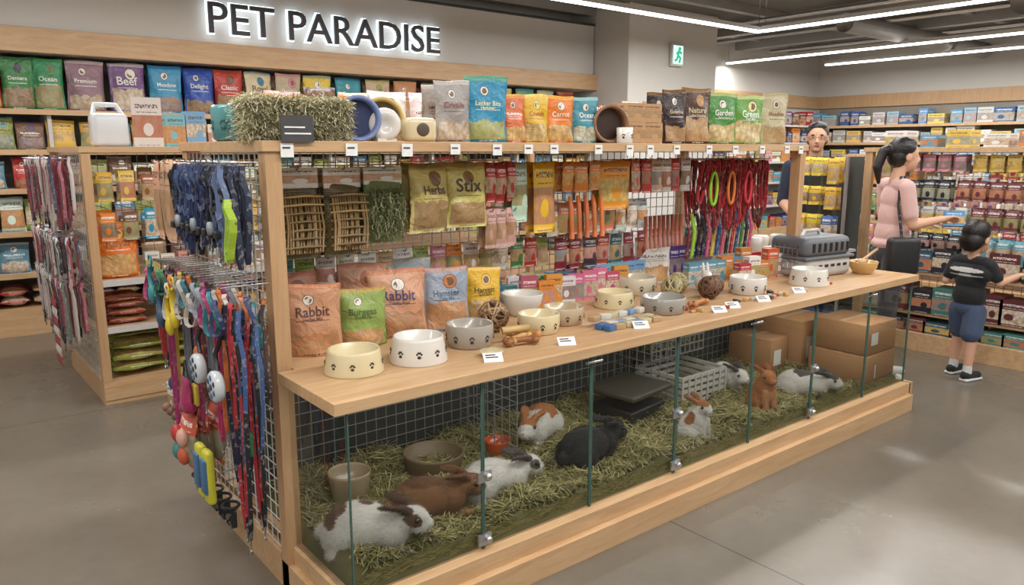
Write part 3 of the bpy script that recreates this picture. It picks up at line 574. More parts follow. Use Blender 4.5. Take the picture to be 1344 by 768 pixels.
wball("woven_wicker_ball",1.84,2.42,.065,[srgb(150,110,76),srgb(110,78,54),srgb(190,160,120)])
wball("woven_grass_ball",2.98,2.44,.055,[srgb(150,140,96),srgb(190,176,130)]); wball("woven_grass_ball",3.10,2.50,.055,[srgb(150,140,96),srgb(190,176,130)])
wball("woven_wicker_ball",3.10,2.30,.058,[srgb(120,84,60),srgb(86,60,44)]); wball("woven_wicker_ball",3.22,2.36,.05,[srgb(130,92,66),srgb(86,60,44)])
b=B("dog_chew_bones")
for x,y,rz,cc in ((1.80,2.21,20,(206,160,96)),(1.86,2.25,-40,(196,140,80)),(1.78,2.17,-15,(150,96,56)),(2.9,2.21,10,(190,130,80))):
    M=T(x,y,TZ+.02,rz); col=srgb(*cc); b.tube([(-.05,0,0),(-.02,0,.003),(.02,0,.003),(.05,0,0)],.012,"paint",10,M,col,rs=[.016,.011,.011,.016])
    for sx in (-1,1):
        for sy in (-1,1): b.ball(.015,M@T(sx*.055,sy*.013,0),"paint",col)
M=T(1.80,2.23,TZ+.05,-10); b.tube([(-.06,0,0),(.06,0,0)],.014,"paint",10,M,srgb(214,178,120)); b.done()
b=B("small_treat_dish"); b.lathe([(.03,0),(.045,.02),(.042,.022),(.0,.01)],20,"gloss",T(1.60,2.12,TZ),CR); b.done()
b=B("blue_soap_blocks")
for k in range(18): b.rbox(.05,.035,.024,.003,T(2.22+(k%6)*.055+U(-.01,.01),2.13+(k//6)*.045,TZ+(0.024 if k>11 else 0),U(-20,20)),"paint",random.choice([srgb(70,110,160),srgb(130,160,190),srgb(216,208,194),srgb(190,160,120),srgb(200,190,150)]))
b.done()
b=B("small_toy_bits")
for k in range(26): b.rbox(U(.02,.05),U(.015,.03),U(.01,.02),.003,T(U(2.4,4.0),U(2.1,2.2),TZ,U(0,180)),"paint",random.choice([srgb(120,80,50),srgb(60,60,60),srgb(210,170,110),srgb(200,190,170),srgb(170,70,50)]))
b.done()
b=B("price_label_cards")
for x,y in ((1.56,2.05),(1.92,2.06),(2.87,2.06),(2.35,2.07),(3.25,2.08),(3.6,2.1),(3.0,2.08)):
    b.box(-.035,.035,-.001,.001,0,.04,"label_card",M=T(x,y,TZ,-25,rx=-50)); b.box(-.026,.018,-.0025,-.0015,.018,.022,"sign_dark",M=T(x,y,TZ,-25,rx=-50)); b.box(-.026,.01,-.0025,-.0015,.028,.032,"sign_dark",M=T(x,y,TZ,-25,rx=-50))
b.done()
b=B("white_rabbit_figurine"); blob(b,[e((0,0,.045),(.06,.045,.045),WT),e((.045,0,.085),(.032,.028,.03),WT),e((.02,.012,.125),(.009,.009,.032),WT,(0,-15,0)),e((.02,-.012,.125),(.009,.009,.032),WT,(0,-15,0)),e((-.055,0,.04),(.02,.02,.02),WT)],.004,T(3.26,2.46,TZ,-120),"gloss",3); b.done()
b=B("pet_care_cartons")
for k in range(9): b.pbox(.085,.03,U(.12,.15),T(2.26+k*.075,2.68+U(-.02,.02),TZ,-15+U(-6,6)),jit(random.choice([srgb(196,110,140),srgb(206,140,60),srgb(110,150,90),srgb(180,80,100),srgb(220,214,206)])),rc())
b.done()
b=B("treat_cartons")
for k in range(6): b.pbox(.07,.05,.14,T(2.82+k*.075,2.80,TZ,-12),jit(srgb(120,180,206)),jit(srgb(230,230,225)))
for k in range(6): b.pbox(.075,.05,.12,T(3.36+k*.08,2.62,TZ,-12),jit(srgb(90,140,166)),jit(srgb(200,220,225)))
for k in range(5): b.pbox(.07,.06,.20,T(3.38+k*.075,2.78,TZ,-12),jit(srgb(84,58,134)),jit(srgb(70,100,170)))
for k in range(12): b.pbox(.085,.05,U(.1,.17),T(3.66+(k%6)*.09,2.50+.12*(k//6),TZ,-12),jit(random.choice([srgb(206,90,56),srgb(180,50,60),srgb(226,220,210),srgb(206,130,60)])),rc())
for k in range(16): b.pbox(.08,.05,U(.1,.16),T(2.09+k*.09,2.84,TZ),jit(rc()),rc())
for k in range(7): b.pbox(.08,.05,U(.08,.14),T(2.0+k*.09,2.76,TZ,-10),jit(random.choice([srgb(90,150,160),srgb(60,110,120),srgb(150,190,180)])),rc())
b.done()
b=B("pet_carrier"); M=T(4.22,2.42,TZ,-8); g1=srgb(190,188,184); g2=srgb(104,106,110)
b.rbox(.42,.28,.12,.035,M,"paint",g1); b.rbox(.44,.30,.02,.009,M@T(0,0,.105),"paint",g2); b.rbox(.41,.27,.12,.04,M@T(0,0,.115),"paint",g2)
for k in range(7): b.box(-.15+k*.05,-.13+k*.05,-.139,-.134,.15,.20,"black_plastic",M=M)
for k in range(6): b.box(-.15+k*.055,-.12+k*.055,-.143,-.139,.06,.075,"black_plastic",M=M)
b.tube([(-.08,0,.23),(-.06,0,.26),(.06,0,.26),(.08,0,.23)],.011,"paint",8,M,g1)
for k in range(6): b.tube([(-.212,-.08+k*.032,.04),(-.212,-.08+k*.032,.19)],.003,"steel",5,M)
for k in range(4): b.tube([(-.213,-.09,.05+k*.04),(-.213,.09,.05+k*.04)],.003,"steel",5,M)
b.done()
b=B("white_storage_jars")
for x,y in ((4.12,2.74),(4.25,2.78),(4.38,2.74)): b.lathe([(.045,0),(.05,.01),(.05,.15),(.052,.155),(.052,.19),(.04,.2)],20,"gloss",T(x,y,TZ),WT)
b.done()
# ------------------------------------------------------------ top of island
SZ=1.58
def tbag(name,x,w,h,col,col2,y=2.58,d=.09,rz=-12,title=None,tc=(.9,.9,.86),n=1,sub=None):
    b=B(name)
    for k in range(n): b.bag(w,h*(1-.03*k),d*(1 if n==1 else .8),T(x+.02*k,y+k*.13,SZ,rz+U(-3,3)),jit(col,.04),col2,nx=12,nz=14,title=title if k==0 else None,tcol=tc,sub=sub)
    b.done()
tbag("pet_food_bag",1.76,.155,.24,srgb(160,150,144),srgb(210,204,196),n=2,title="Crinkle",tc=(.3,.1,.08))
tbag("pet_food_bag",1.925,.20,.265,srgb(50,136,172),srgb(120,180,80),title="Lecker Bits",n=2,tc=(.95,.9,.5),sub="Hamster")
tbag("pet_food_bag",2.075,.115,.20,srgb(206,104,54),srgb(240,190,90),n=3); tbag("pet_food_bag",2.19,.13,.205,srgb(222,174,54),srgb(230,210,130),n=3,title="Crunch",tc=(.5,.1,.05)); tbag("pet_food_bag",2.33,.145,.205,srgb(216,122,46),srgb(240,190,80),n=3,title="Carrot",tc=(.95,.9,.8)); tbag("pet_food_bag",2.485,.14,.205,srgb(64,136,154),srgb(180,220,210),n=3,title="Ocean",tc=(.95,.95,.9))
tbag("pet_food_bag",3.12,.15,.27,srgb(52,38,34),srgb(150,110,60),n=2,title="Gourmet",tc=(.7,.55,.3)); tbag("pet_food_bag",3.29,.19,.285,srgb(80,54,40),srgb(180,134,74),n=2,title="Natural",tc=(.8,.65,.4),sub="Beef Dinner"); tbag("pet_food_bag",3.50,.21,.27,srgb(76,134,62),srgb(220,210,140),n=2,title="Garden",tc=(.95,.95,.85),sub="Parrot Food"); tbag("pet_food_bag",3.75,.22,.265,srgb(106,158,70),srgb(230,220,160),n=2,title="Green",tc=(.95,.95,.85),sub="Fresh Mix"); tbag("pet_food_bag",4.0,.2,.29,srgb(186,176,140),srgb(160,140,80),n=2,title="Meadow",tc=(.3,.12,.06))
b=B("hay_bale"); Mb=T(1.10,2.60,SZ,-10); b.rbox(.32,.22,.125,.04,Mb,"straw",srgb(190,182,144))
def hb():
    f=random.choice([0,0,1,1,2,2,3]); jx=U(-.012,.008)
    q=(U(-.17,.17),-.114+jx,U(.0,.13)) if f in(0,1) else ((U(-.17,.17),U(-.115,.115),.13-jx) if f==2 else (-.164+jx,U(-.12,.12),U(0,.13)))
    return tuple(Mb@Vector(q))
strands(b,6500,hb,(.03,.085),.0012,[srgb(220,212,176),srgb(198,192,150),srgb(232,226,200),srgb(172,168,124),srgb(206,194,156)],flat=.7); b.done()
b=B("teal_ceramic_pot"); 
for x,y,cc in ((.99,2.88,(96,154,154)),(.995,2.72,(116,168,162))):
    b.lathe([(.055,0),(.072,.01),(.075,.12),(.07,.13),(.065,.12),(.06,.02)],24,"gloss",T(x,y,SZ),srgb(*cc)); paws(b,T(x,y,SZ),.0745,.065,.06,8,srgb(60,110,110))
b.done()
def tunnel(name,x,y,r,L,col,rz,inner):
    b=B(name); M=T(x,y,SZ+r,rz,rx=90)
    b.lathe([(r*.9,-L/2),(r,-L/2+.004),(r*1.0,-L/2+.02),(r*.94,-L/2+.03),(r*.94,L/2-.03),(r,L/2-.02),(r,L/2),(r*.86,L/2),(r*.8,L/2-.02),(r*.8,-L/2+.02),(r*.86,-L/2)],28,"gloss",M,col,caps=False)
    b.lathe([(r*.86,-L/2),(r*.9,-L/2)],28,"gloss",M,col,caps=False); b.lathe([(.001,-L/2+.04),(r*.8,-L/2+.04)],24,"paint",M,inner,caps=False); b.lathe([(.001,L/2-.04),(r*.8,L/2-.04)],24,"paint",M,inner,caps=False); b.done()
tunnel("blue_pet_tunnel",1.345,2.62,.082,.2,srgb(126,144,192),-15,srgb(50,60,100)); tunnel("cream_pet_tunnel",1.52,2.74,.085,.22,srgb(206,176,104),-22,srgb(120,96,50)); tunnel("cream_pet_tunnel",1.62,2.95,.08,.2,srgb(200,170,96),-22,srgb(110,90,50))
tunnel("wicker_pet_tunnel",2.63,2.60,.088,.2,srgb(140,100,72),-22,srgb(60,36,24))
b=B("white_exercise_wheel"); Mw=T(1.43,2.54,SZ+.062,-25,rx=90); b.lathe([(.02,-.01),(.03,-.02),(.055,-.018),(.062,0),(.055,.02),(.03,.022),(.02,.01)],26,"gloss",Mw,WT); b.lathe([(.001,-.012),(.02,-.012)],16,"paint",Mw,(.3,.3,.3),caps=False); b.box(1.39,1.47,2.52,2.57,SZ,SZ+.012,"gloss",WT); b.done()
b=B("cream_hamster_house"); b.rbox(.12,.1,.09,.02,T(1.57,2.53,SZ,-15),"gloss",CR); b.ball(.025,T(1.56,2.48,SZ+.045,-15,s=(1,.15,1)),"paint",(.1,.07,.05)); b.done()
b=B("cardboard_treat_boxes")
for k,(x,z,h) in enumerate(((2.80,0,.1),(2.93,0,.1),(2.80,.1,.09),(2.92,.1,.09),(2.72,0,.07))): b.pbox(.115,.12,h,T(x,2.60,SZ+z,-12+U(-3,3)),srgb(186,146,104),srgb(150,106,66))
b.done()
b=B("white_paw_mug"); b.lathe([(.035,0),(.038,.005),(.038,.07),(.034,.072),(.032,.01)],20,"gloss",T(2.64,2.47,SZ),WT); paws(b,T(2.64,2.47,SZ),.038,.035,.035,5); b.done()
b=B("cardboard_carton"); b.pbox(.28,.22,.26,T(4.1,3.0,SZ,-20),srgb(200,170,120),srgb(190,160,110)); b.done()
b=B("top_shelf_backstock")
x=1.3
while x<4.1:
    w=U(.13,.2); b.bag(w,U(.19,.26),.08,T(x,3.15,SZ,U(-10,10)),jit(rc()),rc(),nx=5,nz=6); x+=w+.01
b.done()
b=B("shelf_price_tags")
for x in (1.0,1.23,1.45,1.66,1.86,2.02,2.16,2.42,2.62,2.76,2.95,3.2,3.42,3.66,3.9,4.04): b.box(x-.022,x+.022,2.414,2.418,U(1.525,1.535),1.572,"label_card"); b.box(x-.016,x+.01,2.412,2.4138,1.555,1.560,"sign_dark")
b.box(.98,1.09,2.405,2.412,1.575,1.66,"sign_dark"); b.box(.99,1.08,2.403,2.405,1.60,1.605,"label_card"); b.box(.99,1.06,2.403,2.405,1.62,1.625,"label_card")
b.done()
# ------------------------------------------------------------ hanging products front of island
def hook(b,x,z,y0=2.88,y1=2.6): b.tube([(x,y0,z),(x,y1,z),(x,y1-.006,z+.012)],.003,"steel",5)
def hpack(b,x,ztop,w,h,col,col2,y=2.64,d=.05,rz=0,n=1,mat="pkg",head=None,nx=6,nz=7,title=None,tc=(.1,.05,.03)):
    for k in range(n):
        M=T(x+U(-.006,.006),y+k*.055,ztop-h-U(0,.008),rz+U(-9,9)); hh_=h*(.82 if head else 1)
        b.bag(w,hh_,d*.8,M,jit(col,.04),col2,mat=mat,hang=True,nx=nx,nz=nz,title=title if k==0 else None,tcol=tc)
        if head: b.pbox(w*1.0,.008,h*.22,M@T(0,-.004,h*.78),head,(.6,.3,.2),"pkg2")
    hook(b,x,ztop-.01,y1=y-.02)
b=B("hanging_hay_stick_packs"); 
for x in (1.12,1.30): hpack(b,x,1.49,.165,.33,srgb(170,140,90),srgb(120,90,50),d=.09,n=2,mat="weave",head=srgb(216,208,196),nx=10,nz=12)
for x0 in (1.12,1.30):
    for k in range(14): b.tube([(x0-.066+.0102*k,2.588+U(-.006,.004),1.185),(x0-.066+.0102*k+U(-.01,.01),2.578,1.28),(x0-.064+.0098*k,2.595,1.395)],.0045,"paint",5,col=bj(srgb(140,112,72),.35))
    for k in range(7): b.tube([(x0-.078,2.588,1.205+k*.03),(x0,2.568,1.21+k*.03),(x0+.078,2.588,1.205+k*.03)],.0045,"paint",5,col=bj(srgb(124,100,62),.3))
b.done()
b=B("hanging_green_hay_bag"); hpack(b,1.47,1.49,.17,.29,srgb(116,124,80),srgb(140,150,80),d=.09,n=2,mat="straw",head=srgb(206,206,190)); strands(b,900,lambda:(U(1.40,1.54),2.595+U(-.008,.015),U(1.22,1.40)),(.03,.06),.0013,[srgb(132,136,96),srgb(100,108,70),srgb(160,160,116)],flat=1.3); b.done()
b=B("hanging_herb_pouches"); hpack(b,1.67,1.50,.20,.28,srgb(192,180,110),srgb(120,100,50),d=.10,n=2,nx=12,nz=12,title="Herbs"); hpack(b,1.86,1.50,.19,.27,srgb(202,188,112),srgb(140,110,50),d=.10,n=2,nx=12,nz=12,title="Stix"); b.done()
b=B("hanging_treat_packs")
for k in range(3): hpack(b,1.99+k*.062,1.50,.06,.17,srgb(180,56,52),srgb(226,190,170),n=3,mat="pkg2"); hpack(b,1.99+k*.062,1.30,.06,.17,srgb(196,150,140),srgb(160,110,90),n=2,mat="pkg2")
hpack(b,2.15,1.50,.095,.26,srgb(184,202,180),srgb(110,150,90),mat="pkg2",n=2)
hpack(b,2.30,1.50,.14,.32,srgb(226,176,44),srgb(206,120,40),mat="pkg2",n=2,d=.04)
for k in range(3): hpack(b,2.45+k*.085,1.50,.08,.14,srgb(210,126,54),srgb(240,180,80),n=3,mat="pkg2")
for k in range(5): b.tube([(2.44+k*.05,2.62,1.34),(2.44+k*.05,2.61,1.30),(2.44+k*.05,2.60,1.18),(2.44+k*.05,2.60,1.14)],.012,"paint",8,col=bj(srgb(206,112,56)),rs=[.006,.011,.011,.013])
hpack(b,2.76,1.50,.20,.24,srgb(216,146,44),srgb(226,200,80),mat="pkg2",n=2)
for k in range(6): hpack(b,2.91+k*.078,1.51,.072,.17,random.choice([srgb(190,66,62),srgb(222,216,206),srgb(206,110,90),srgb(210,184,164)]),rc(),n=3,mat="pkg2")
for k in range(9): hpack(b,2.42+k*.08,1.30,.075,.15,random.choice([srgb(222,218,210),srgb(216,204,190),srgb(200,120,90),srgb(186,196,196)]),rc(),n=2,mat="pkg2",y=2.72)
for k in range(9): b.tube([(3.02+k*.035,2.66,1.21),(3.02+k*.035,2.65,1.04)],.010,"paint",8,col=bj(srgb(156,88,66),.2))
for k in range(16): hpack(b,1.12+k*.088,1.14,.08,.14,rc(),rc(),n=1,mat="pkg2",y=2.80)
for k in range(14): hpack(b,2.55+k*.1,1.12,.09,.16,random.choice([srgb(140,44,52),srgb(166,70,54),srgb(60,106,106),srgb(190,162,134),srgb(70,60,70)]),rc(),n=1,mat="pkg2",y=2.80)
b.done()
def leash(b,x,y,z,L,col,wd=(1,0,0),w=.018,clip=True,out=(0,-1,0)):
    o=Vector(out); p=Vector((x,y,z)); W=Vector(wd); s1=U(-.02,.02); s2=U(-.025,.025); g=U(.7,1.6)
    def q(f,wx,ou=0): return p+W*(wx*g+s1*math.sin(f*5)+s2*f)+o*ou+Vector((0,0,-L*f))
    a=[q(0,.005),q(.12,.014,.006),q(.3,.02),q(.5,.021),q(.75,.017),q(.93,.011),q(1,0),q(.93,-.011),q(.75,-.017),q(.5,-.021),q(.3,-.02),q(.12,-.012,.01),q(0,-.004)]
    b.strap(a,o,w,.0035,col)
    if clip: c=a[6]; b.tube([c,c+Vector((0,0,-.02)),c+W*.012+Vector((0,0,-.035)),c+Vector((0,0,-.05)),c-W*.01+Vector((0,0,-.035))],.0032,"steel",5)
b=B("hanging_dog_leashes"); BL=[srgb(206,106,40),srgb(150,196,50),srgb(60,130,70),srgb(180,44,52),srgb(24,24,28),srgb(206,90,124),srgb(36,84,140),srgb(216,186,60),srgb(110,40,40),srgb(40,40,44)]
for k in range(19):
    x=3.42+k*.033; c=BL[(k*5+3)%10]; 
    for j in range(2): leash(b,x,2.62+j*.1,1.50+U(-.02,.01),U(.22,.42),c,w=U(.012,.02))
for k in range(0,19,3): hook(b,3.42+k*.033,1.50)
for k,(cc) in enumerate([(150,206,50),(216,120,50),(206,60,76)]):
    x=3.5+k*.16; b.tube([(x+.03*math.sin(a*.5236),2.60,1.34-.09*math.cos(a*.5236)) for a in range(12)],.009,"paint",6,col=srgb(*cc),closed=True)
b.done()
b=B("hanging_bright_toys")
for k in range(14): x=3.40+k*.045; b.strap([(x,2.7,1.2),(x+.01,2.68,1.1),(x,2.69,.95)],(1,0,0),.02,.01,random.choice(BL))
b.done()
# ------------------------------------------------------------ end panel hanging products (faces -X)
EX=IX0-.01
def hookX(b,y,z,x1=.80): b.tube([(EX,y,z),(x1,y,z),(x1-.006,y,z+.012)],.003,"steel",5)
b=B("hanging_tan_chew_packs")
for k in range(3):
    y=3.26-k*.085; hookX(b,y,1.50)
    for j in range(3): b.bag(.085,.31,.03,T(.81+j*.035,y,1.20,-90+U(-8,8)),jit(srgb(190,148,118)),srgb(150,100,70),mat="pkg2",hang=True)
b.done()
b=B("hanging_blue_harnesses"); BLU=[srgb(54,68,106),srgb(70,88,130),srgb(36,44,66),srgb(96,112,146),srgb(38,40,48)]
for k in range(9):
    y=2.95-k*.06; hookX(b,y,1.51)
    for j in range(3):
        c=random.choice(BLU); x=.80+j*.035; L=U(.2,.33); leash(b,x,y,1.50,L,c,(0,1,0),.018,False,(-1,0,0)); leash(b,x-.01,y+.02,1.48,L*.8,c,(0,1,0),.013,True,(-1,0,0))
        b.strap([(x-.012,y-.035,1.5-L*.5),(x-.018,y,1.5-L*.55),(x-.012,y+.035,1.5-L*.5)],(0,0,1),.018,.004,c)
    if k%3==1: b.lathe([(.022,-.006),(.022,.006)],14,"paint",T(.775,y,1.30,ry=90),srgb(150,156,164))
    b.rbox(.02,.032,.026,.005,T(.78,y+.01,1.27),"black_plastic")
leash(b,.79,2.385,1.40,.2,srgb(160,190,54),(0,1,0),.024,False,(-1,0,0)); b.done()
b=B("hanging_collars_and_leashes")
CC=[srgb(176,54,54),srgb(50,116,126),srgb(206,116,60),srgb(170,60,110),srgb(50,60,100),srgb(206,176,66),srgb(110,60,60),srgb(30,30,34),srgb(150,158,168),srgb(60,120,80),srgb(70,54,50),srgb(200,190,180)]
for k in range(16):
    y=3.25-k*.055; hookX(b,y,1.12,.76)
    for j in range(3):
        x=.74+j*.05; c=random.choice(CC); r=U(.03,.05); dz=U(-.05,0)
        b.strap([(x+.01*math.sin(a),y+r*math.sin(a*.5236),1.11+dz-r*1.5+r*1.5*math.cos(a*.5236)) for a in range(12)],(1,0,0),.014,.004,c,closed=True)
for k in range(26):
    y=3.25-k*.034; c=random.choice(CC); leash(b,.75+U(0,.14),y,1.08-U(0,.06),U(.25,.6),c,(0,1,0),U(.01,.018),True,(-1,0,0))
    if k%3==0: b.ball(U(.018,.03),T(.77+U(0,.08),y,U(.55,.95),s=(.7,1,1)),"paint",random.choice(CC))
    if k%4==1: b.rbox(.015,.05,.08,.006,T(.76+U(0,.08),y,U(.5,.85)),"paint",random.choice(CC))
for k,(y,c,L) in enumerate(((2.40,(170,44,50),.75),(2.36,(24,24,28),.78),(2.45,(30,34,60),.6),(2.33,(60,84,130),.5),(2.5,(210,116,60),.45),(2.56,(190,60,110),.5))): leash(b,.78,y,1.06,L,srgb(*c),(0,1,0),.014,True,(-1,0,0)); leash(b,.84,y+.02,1.0,L*.9,srgb(*c),(0,1,0),.012,True,(-1,0,0))
b.done()
b=B("retractable_dog_leashes")
for y,z in ((2.62,.82),(2.44,.80)):
    M=T(.73,y,z,ry=-90); b.lathe([(.001,-.016),(.045,-.016),(.052,-.008),(.052,.008),(.045,.016),(.001,.017)],24,"gloss",M,srgb(206,210,212),caps=False)
    for a in range(6): b.ball(.011,M@T(.03*math.cos(a*1.047),.03*math.sin(a*1.047),.016,s=(1,1,.3)),"paint",random.choice([srgb(60,100,150),srgb(40,60,90)]),8,5)
    b.ball(.012,M@T(0,0,.017,s=(1,1,.3)),"paint",srgb(60,60,70),8,5)
    b.tube([(.74,y,z+.05),(.74,y+.02,z+.1),(.76,y,z+.17)],.008,"black_plastic")
b.done()
b=B("yellow_whistle_toys")
for y,z,c in ((2.93,.93,(220,194,50)),(2.86,.97,(220,194,50)),(3.15,1.02,(60,140,150)),(3.05,.94,(50,84,110))):
    b.tube([(.73,y,z+.09),(.73,y+.012,z+.05),(.73,y,z)],.012,"paint",8,col=srgb(*c)); b.ball(.03,T(.73,y,z-.02,s=(.6,1,1.2)),"paint",srgb(*c)); b.tube([(.73,y+.02*math.cos(a*.6),z+.11+.022*math.sin(a*.6)) for a in range(10)],.004,"paint",5,col=srgb(*c))
b.done()
b=B("magenta_treat_pouch"); b.bag(.11,.13,.06,T(.75,2.86,.60,-90),srgb(160,34,86),srgb(120,20,60),mat="cloth"); b.tube([(.75,2.83,.72),(.75,2.86,.79),(.75,2.89,.72)],.004,"black_plastic"); b.done()
b=B("rubber_ball_toy_packs"); 
for k in range(3): b.bag(.19,.22,.07,T(.76+k*.05,2.92,.36,-90),srgb(196,90,66),srgb(80,140,140),mat="pkg2",hang=True)
for q in range(4): b.ball(.035,T(.725,2.88+(q%2)*.07,.42+(q//2)*.07,s=(.6,1,1)),"paint",[srgb(200,90,56),srgb(70,130,130),srgb(216,166,146),srgb(190,60,54)][q])
b.done()
b=B("pet_grooming_mitts")
for y,c in ((2.71,(206,200,60)),(2.63,(206,200,60))): b.rbox(.03,.065,.2,.014,T(.74,y,.32),"paint",srgb(*c)); b.rbox(.02,.05,.13,.009,T(.726,y,.36),"paint",srgb(70,110,150))
b.done()
b=B("hanging_toy_cards")
for k in range(5):
    y=3.38-k*.07
    for j in range(2): b.pbox(.062,.006,.14,T(.82+j*.05,y,.42+U(-.03,.03),-90+U(-10,10)),srgb(220,218,212),srgb(150,110,90)); b.ball(.02,T(.80+j*.05,y,.46),"paint",bj(srgb(140,100,80),.3))
    b.tube([(.92,y,.56),(.79,y,.56)],.003,"steel",5)
b.done()
b=B("black_muzzle_toys")
for k in range(5): y=3.1-k*.09; b.tube([(.84+.03*math.cos(a*.5236),y+.035*math.sin(a*.5236),.24) for a in range(12)],.006,"black_plastic",6,closed=True); b.strap([(.84,y+.035,.24),(.84,y+.03,.16),(.84,y-.03,.16),(.84,y-.035,.24)],(1,0,0),.02,.004,(.02,.02,.02)); b.tube([(.86,y,.30),(.92,y,.30)],.003,"steel",5)
b.done()
# ------------------------------------------------------------ shelving units
def gondola(name,x0,x1,y0,y1,levels,H=1.57,gy=None,gx=()):
    b=B(name); b.box(x0,x1,y0,y1,0,.14,"wood")
    for x in (x0,x1-.05):
        for y in (y0,y1-.06): b.box(x,x+.05,y,y+.06,.14,H-.03,"wood_v")
    b.box(x0-.01,x1+.01,y0-.01,y1+.01,H-.035,H,"wood")
    for z in levels: b.box(x0+.05,x1-.05,y0+.02,y1-.02,z-.025,z,"wood"); b.box(x0+.05,x1-.05,y0+.005,y0+.02,z-.035,z+.004,"shelf_white")
    b.box(x0,x1,y0-.006,y0,.03,.12,"wood")
    if gy: gridY(b,x0+.06,x1-.06,levels[-1]+.01,H-.04,gy,.06)
    for gx_ in gx: gridX(b,y0+.06,y1-.06,.15,H-.04,gx_,.06)
    b.done(bevel=.0015)
gondola("wood_shelving_gondola",.85,4.3,5.06,6.2,[.48,.77],gy=5.6,gx=(.86,))
b=B("pet_food_sacks")
for k in range(4): 
    for j in range(2): b.bag(.33,.40,.085,T(1.10+j*.36+U(-.01,.01),5.13,.185+k*.078,U(-4,4),rx=-90),jit(srgb(132,144,56),.08),srgb(190,190,80),hang=True,nx=8,nz=8)
b.done()
b=B("red_food_packs")
for k in range(4): b.bag(.24,.3,.05,T(1.04,5.13,.505+k*.046,U(-6,6),rx=-90),jit(srgb(150,44,46)),srgb(220,120,80),hang=True)
for k in range(3): b.bag(.24,.3,.05,T(1.36,5.13,.505+k*.046,U(-6,6),rx=-90),jit(srgb(140,96,60)),srgb(220,170,80),hang=True)
b.done()
b=B("orange_pet_food_bag"); b.bag(.24,.34,.1,T(1.02,5.2,.775),srgb(216,112,36),srgb(230,170,80),nx=10,nz=12,title="Royal",tcol=(.3,.1,.02)); b.done()
b=B("small_pet_care_boxes")
for k in range(14): b.pbox(.085,.05,U(.1,.16),T(1.22+k*.1,5.2+U(0,.05),.77),jit(random.choice([srgb(220,214,205),srgb(206,140,136),srgb(190,200,190)])),rc())
for k in range(14): b.pbox(.1,.08,U(.12,.2),T(1.6+k*.12,5.25,.48),jit(rc()),rc())
b.done()
b=B("hanging_pet_accessories")
for r_,(zt,hh_) in enumerate(((1.46,.22),(1.2,.2))):
    for k in range(26):
        x=.98+k*.125; c=[srgb(206,176,60),srgb(216,190,96),srgb(150,90,50),srgb(214,212,204)][k%4] if r_==0 else rc()
        for j in range(2): b.bag(.09,hh_*U(.7,1),.03,T(x,5.16+j*.1,zt-hh_),jit(c),rc(),mat="pkg2",hang=True,nx=4,nz=5)
        b.tube([(x,5.6,zt),(x,5.12,zt)],.003,"steel",4)
b.done()
b=B("hanging_pet_collars")
CL=[srgb(140,66,72),srgb(180,162,152),srgb(66,66,88),srgb(164,96,108),srgb(50,50,54),srgb(150,66,56),srgb(90,104,90),srgb(204,192,188),srgb(196,180,172)]
for row,(zt,L) in enumerate(((1.5,.40),(1.05,.26),(.78,.38))):
    for k in range(24):
        y=6.15-k*.045
        for j in range(3): leash(b,.70+j*.05,y,zt+U(-.03,.02),L*U(.7,1.1),random.choice(CL),(0,1,0),U(.008,.016),j==0,(-1,0,0))
        if k%2==0: b.tube([(.86,y,zt),(.68,y,zt)],.003,"steel",4); b.box(.69,.70,y-.018,y+.018,zt-.05,zt-.01,"label_card")
b.done()
b=B("striped_leash_bundle")
for k in range(6):
    for q in range(7): b.strap([(.67,5.25+k*.03,.66-q*.06),(.665,5.25+k*.03,.63-q*.06),(.67,5.25+k*.03,.605-q*.06)],(0,1,0),.025,.004,srgb(204,196,190) if q%2 else srgb(150,60,70))
b.done()
b=B("white_dispenser_jug"); b.rbox(.2,.16,.2,.03,T(1.05,5.25,1.57),"gloss",srgb(216,218,220)); b.tube([(.97,5.25,1.76),(.98,5.25,1.82),(1.1,5.25,1.82),(1.13,5.25,1.76)],.016,"gloss",8,col=srgb(216,218,220)); b.done()
b=B("promo_sign_stand"); b.pbox(.17,.01,.3,T(1.26,5.2,1.57,-5),srgb(216,204,196),srgb(190,60,60)); b.box(1.18,1.34,5.19,5.27,1.57,1.578,"white_metal"); b.done()
b=B("boxed_pet_goods")
for k in range(22):
    x=1.43+k*.13; b.pbox(.12,.12,U(.12,.24),T(x,5.28,1.57,U(-6,6)),jit(random.choice([srgb(120,170,190),srgb(216,216,210),srgb(190,180,160),srgb(90,140,160)])),rc())
b.done()
b=B("wall_shelving"); WX0,WX1=-1.5,7.45
b.box(WX0,WX1,8.06,8.095,0,2.33,"shelf_back"); b.box(WX0,WX1,7.5,8.06,0,.22,"wood")
for z in (.52,.87,1.23,1.55,1.88): b.box(WX0,WX1,7.56,8.06,z-.03,z,"shelf_white"); b.box(WX0,WX1,7.545,7.56,z-.04,z+.004,"wood")
x=WX0
while x<WX1: b.box(x,x+.03,7.6,8.06,.22,1.87,"shelf_white"); x+=1.278
b.done()
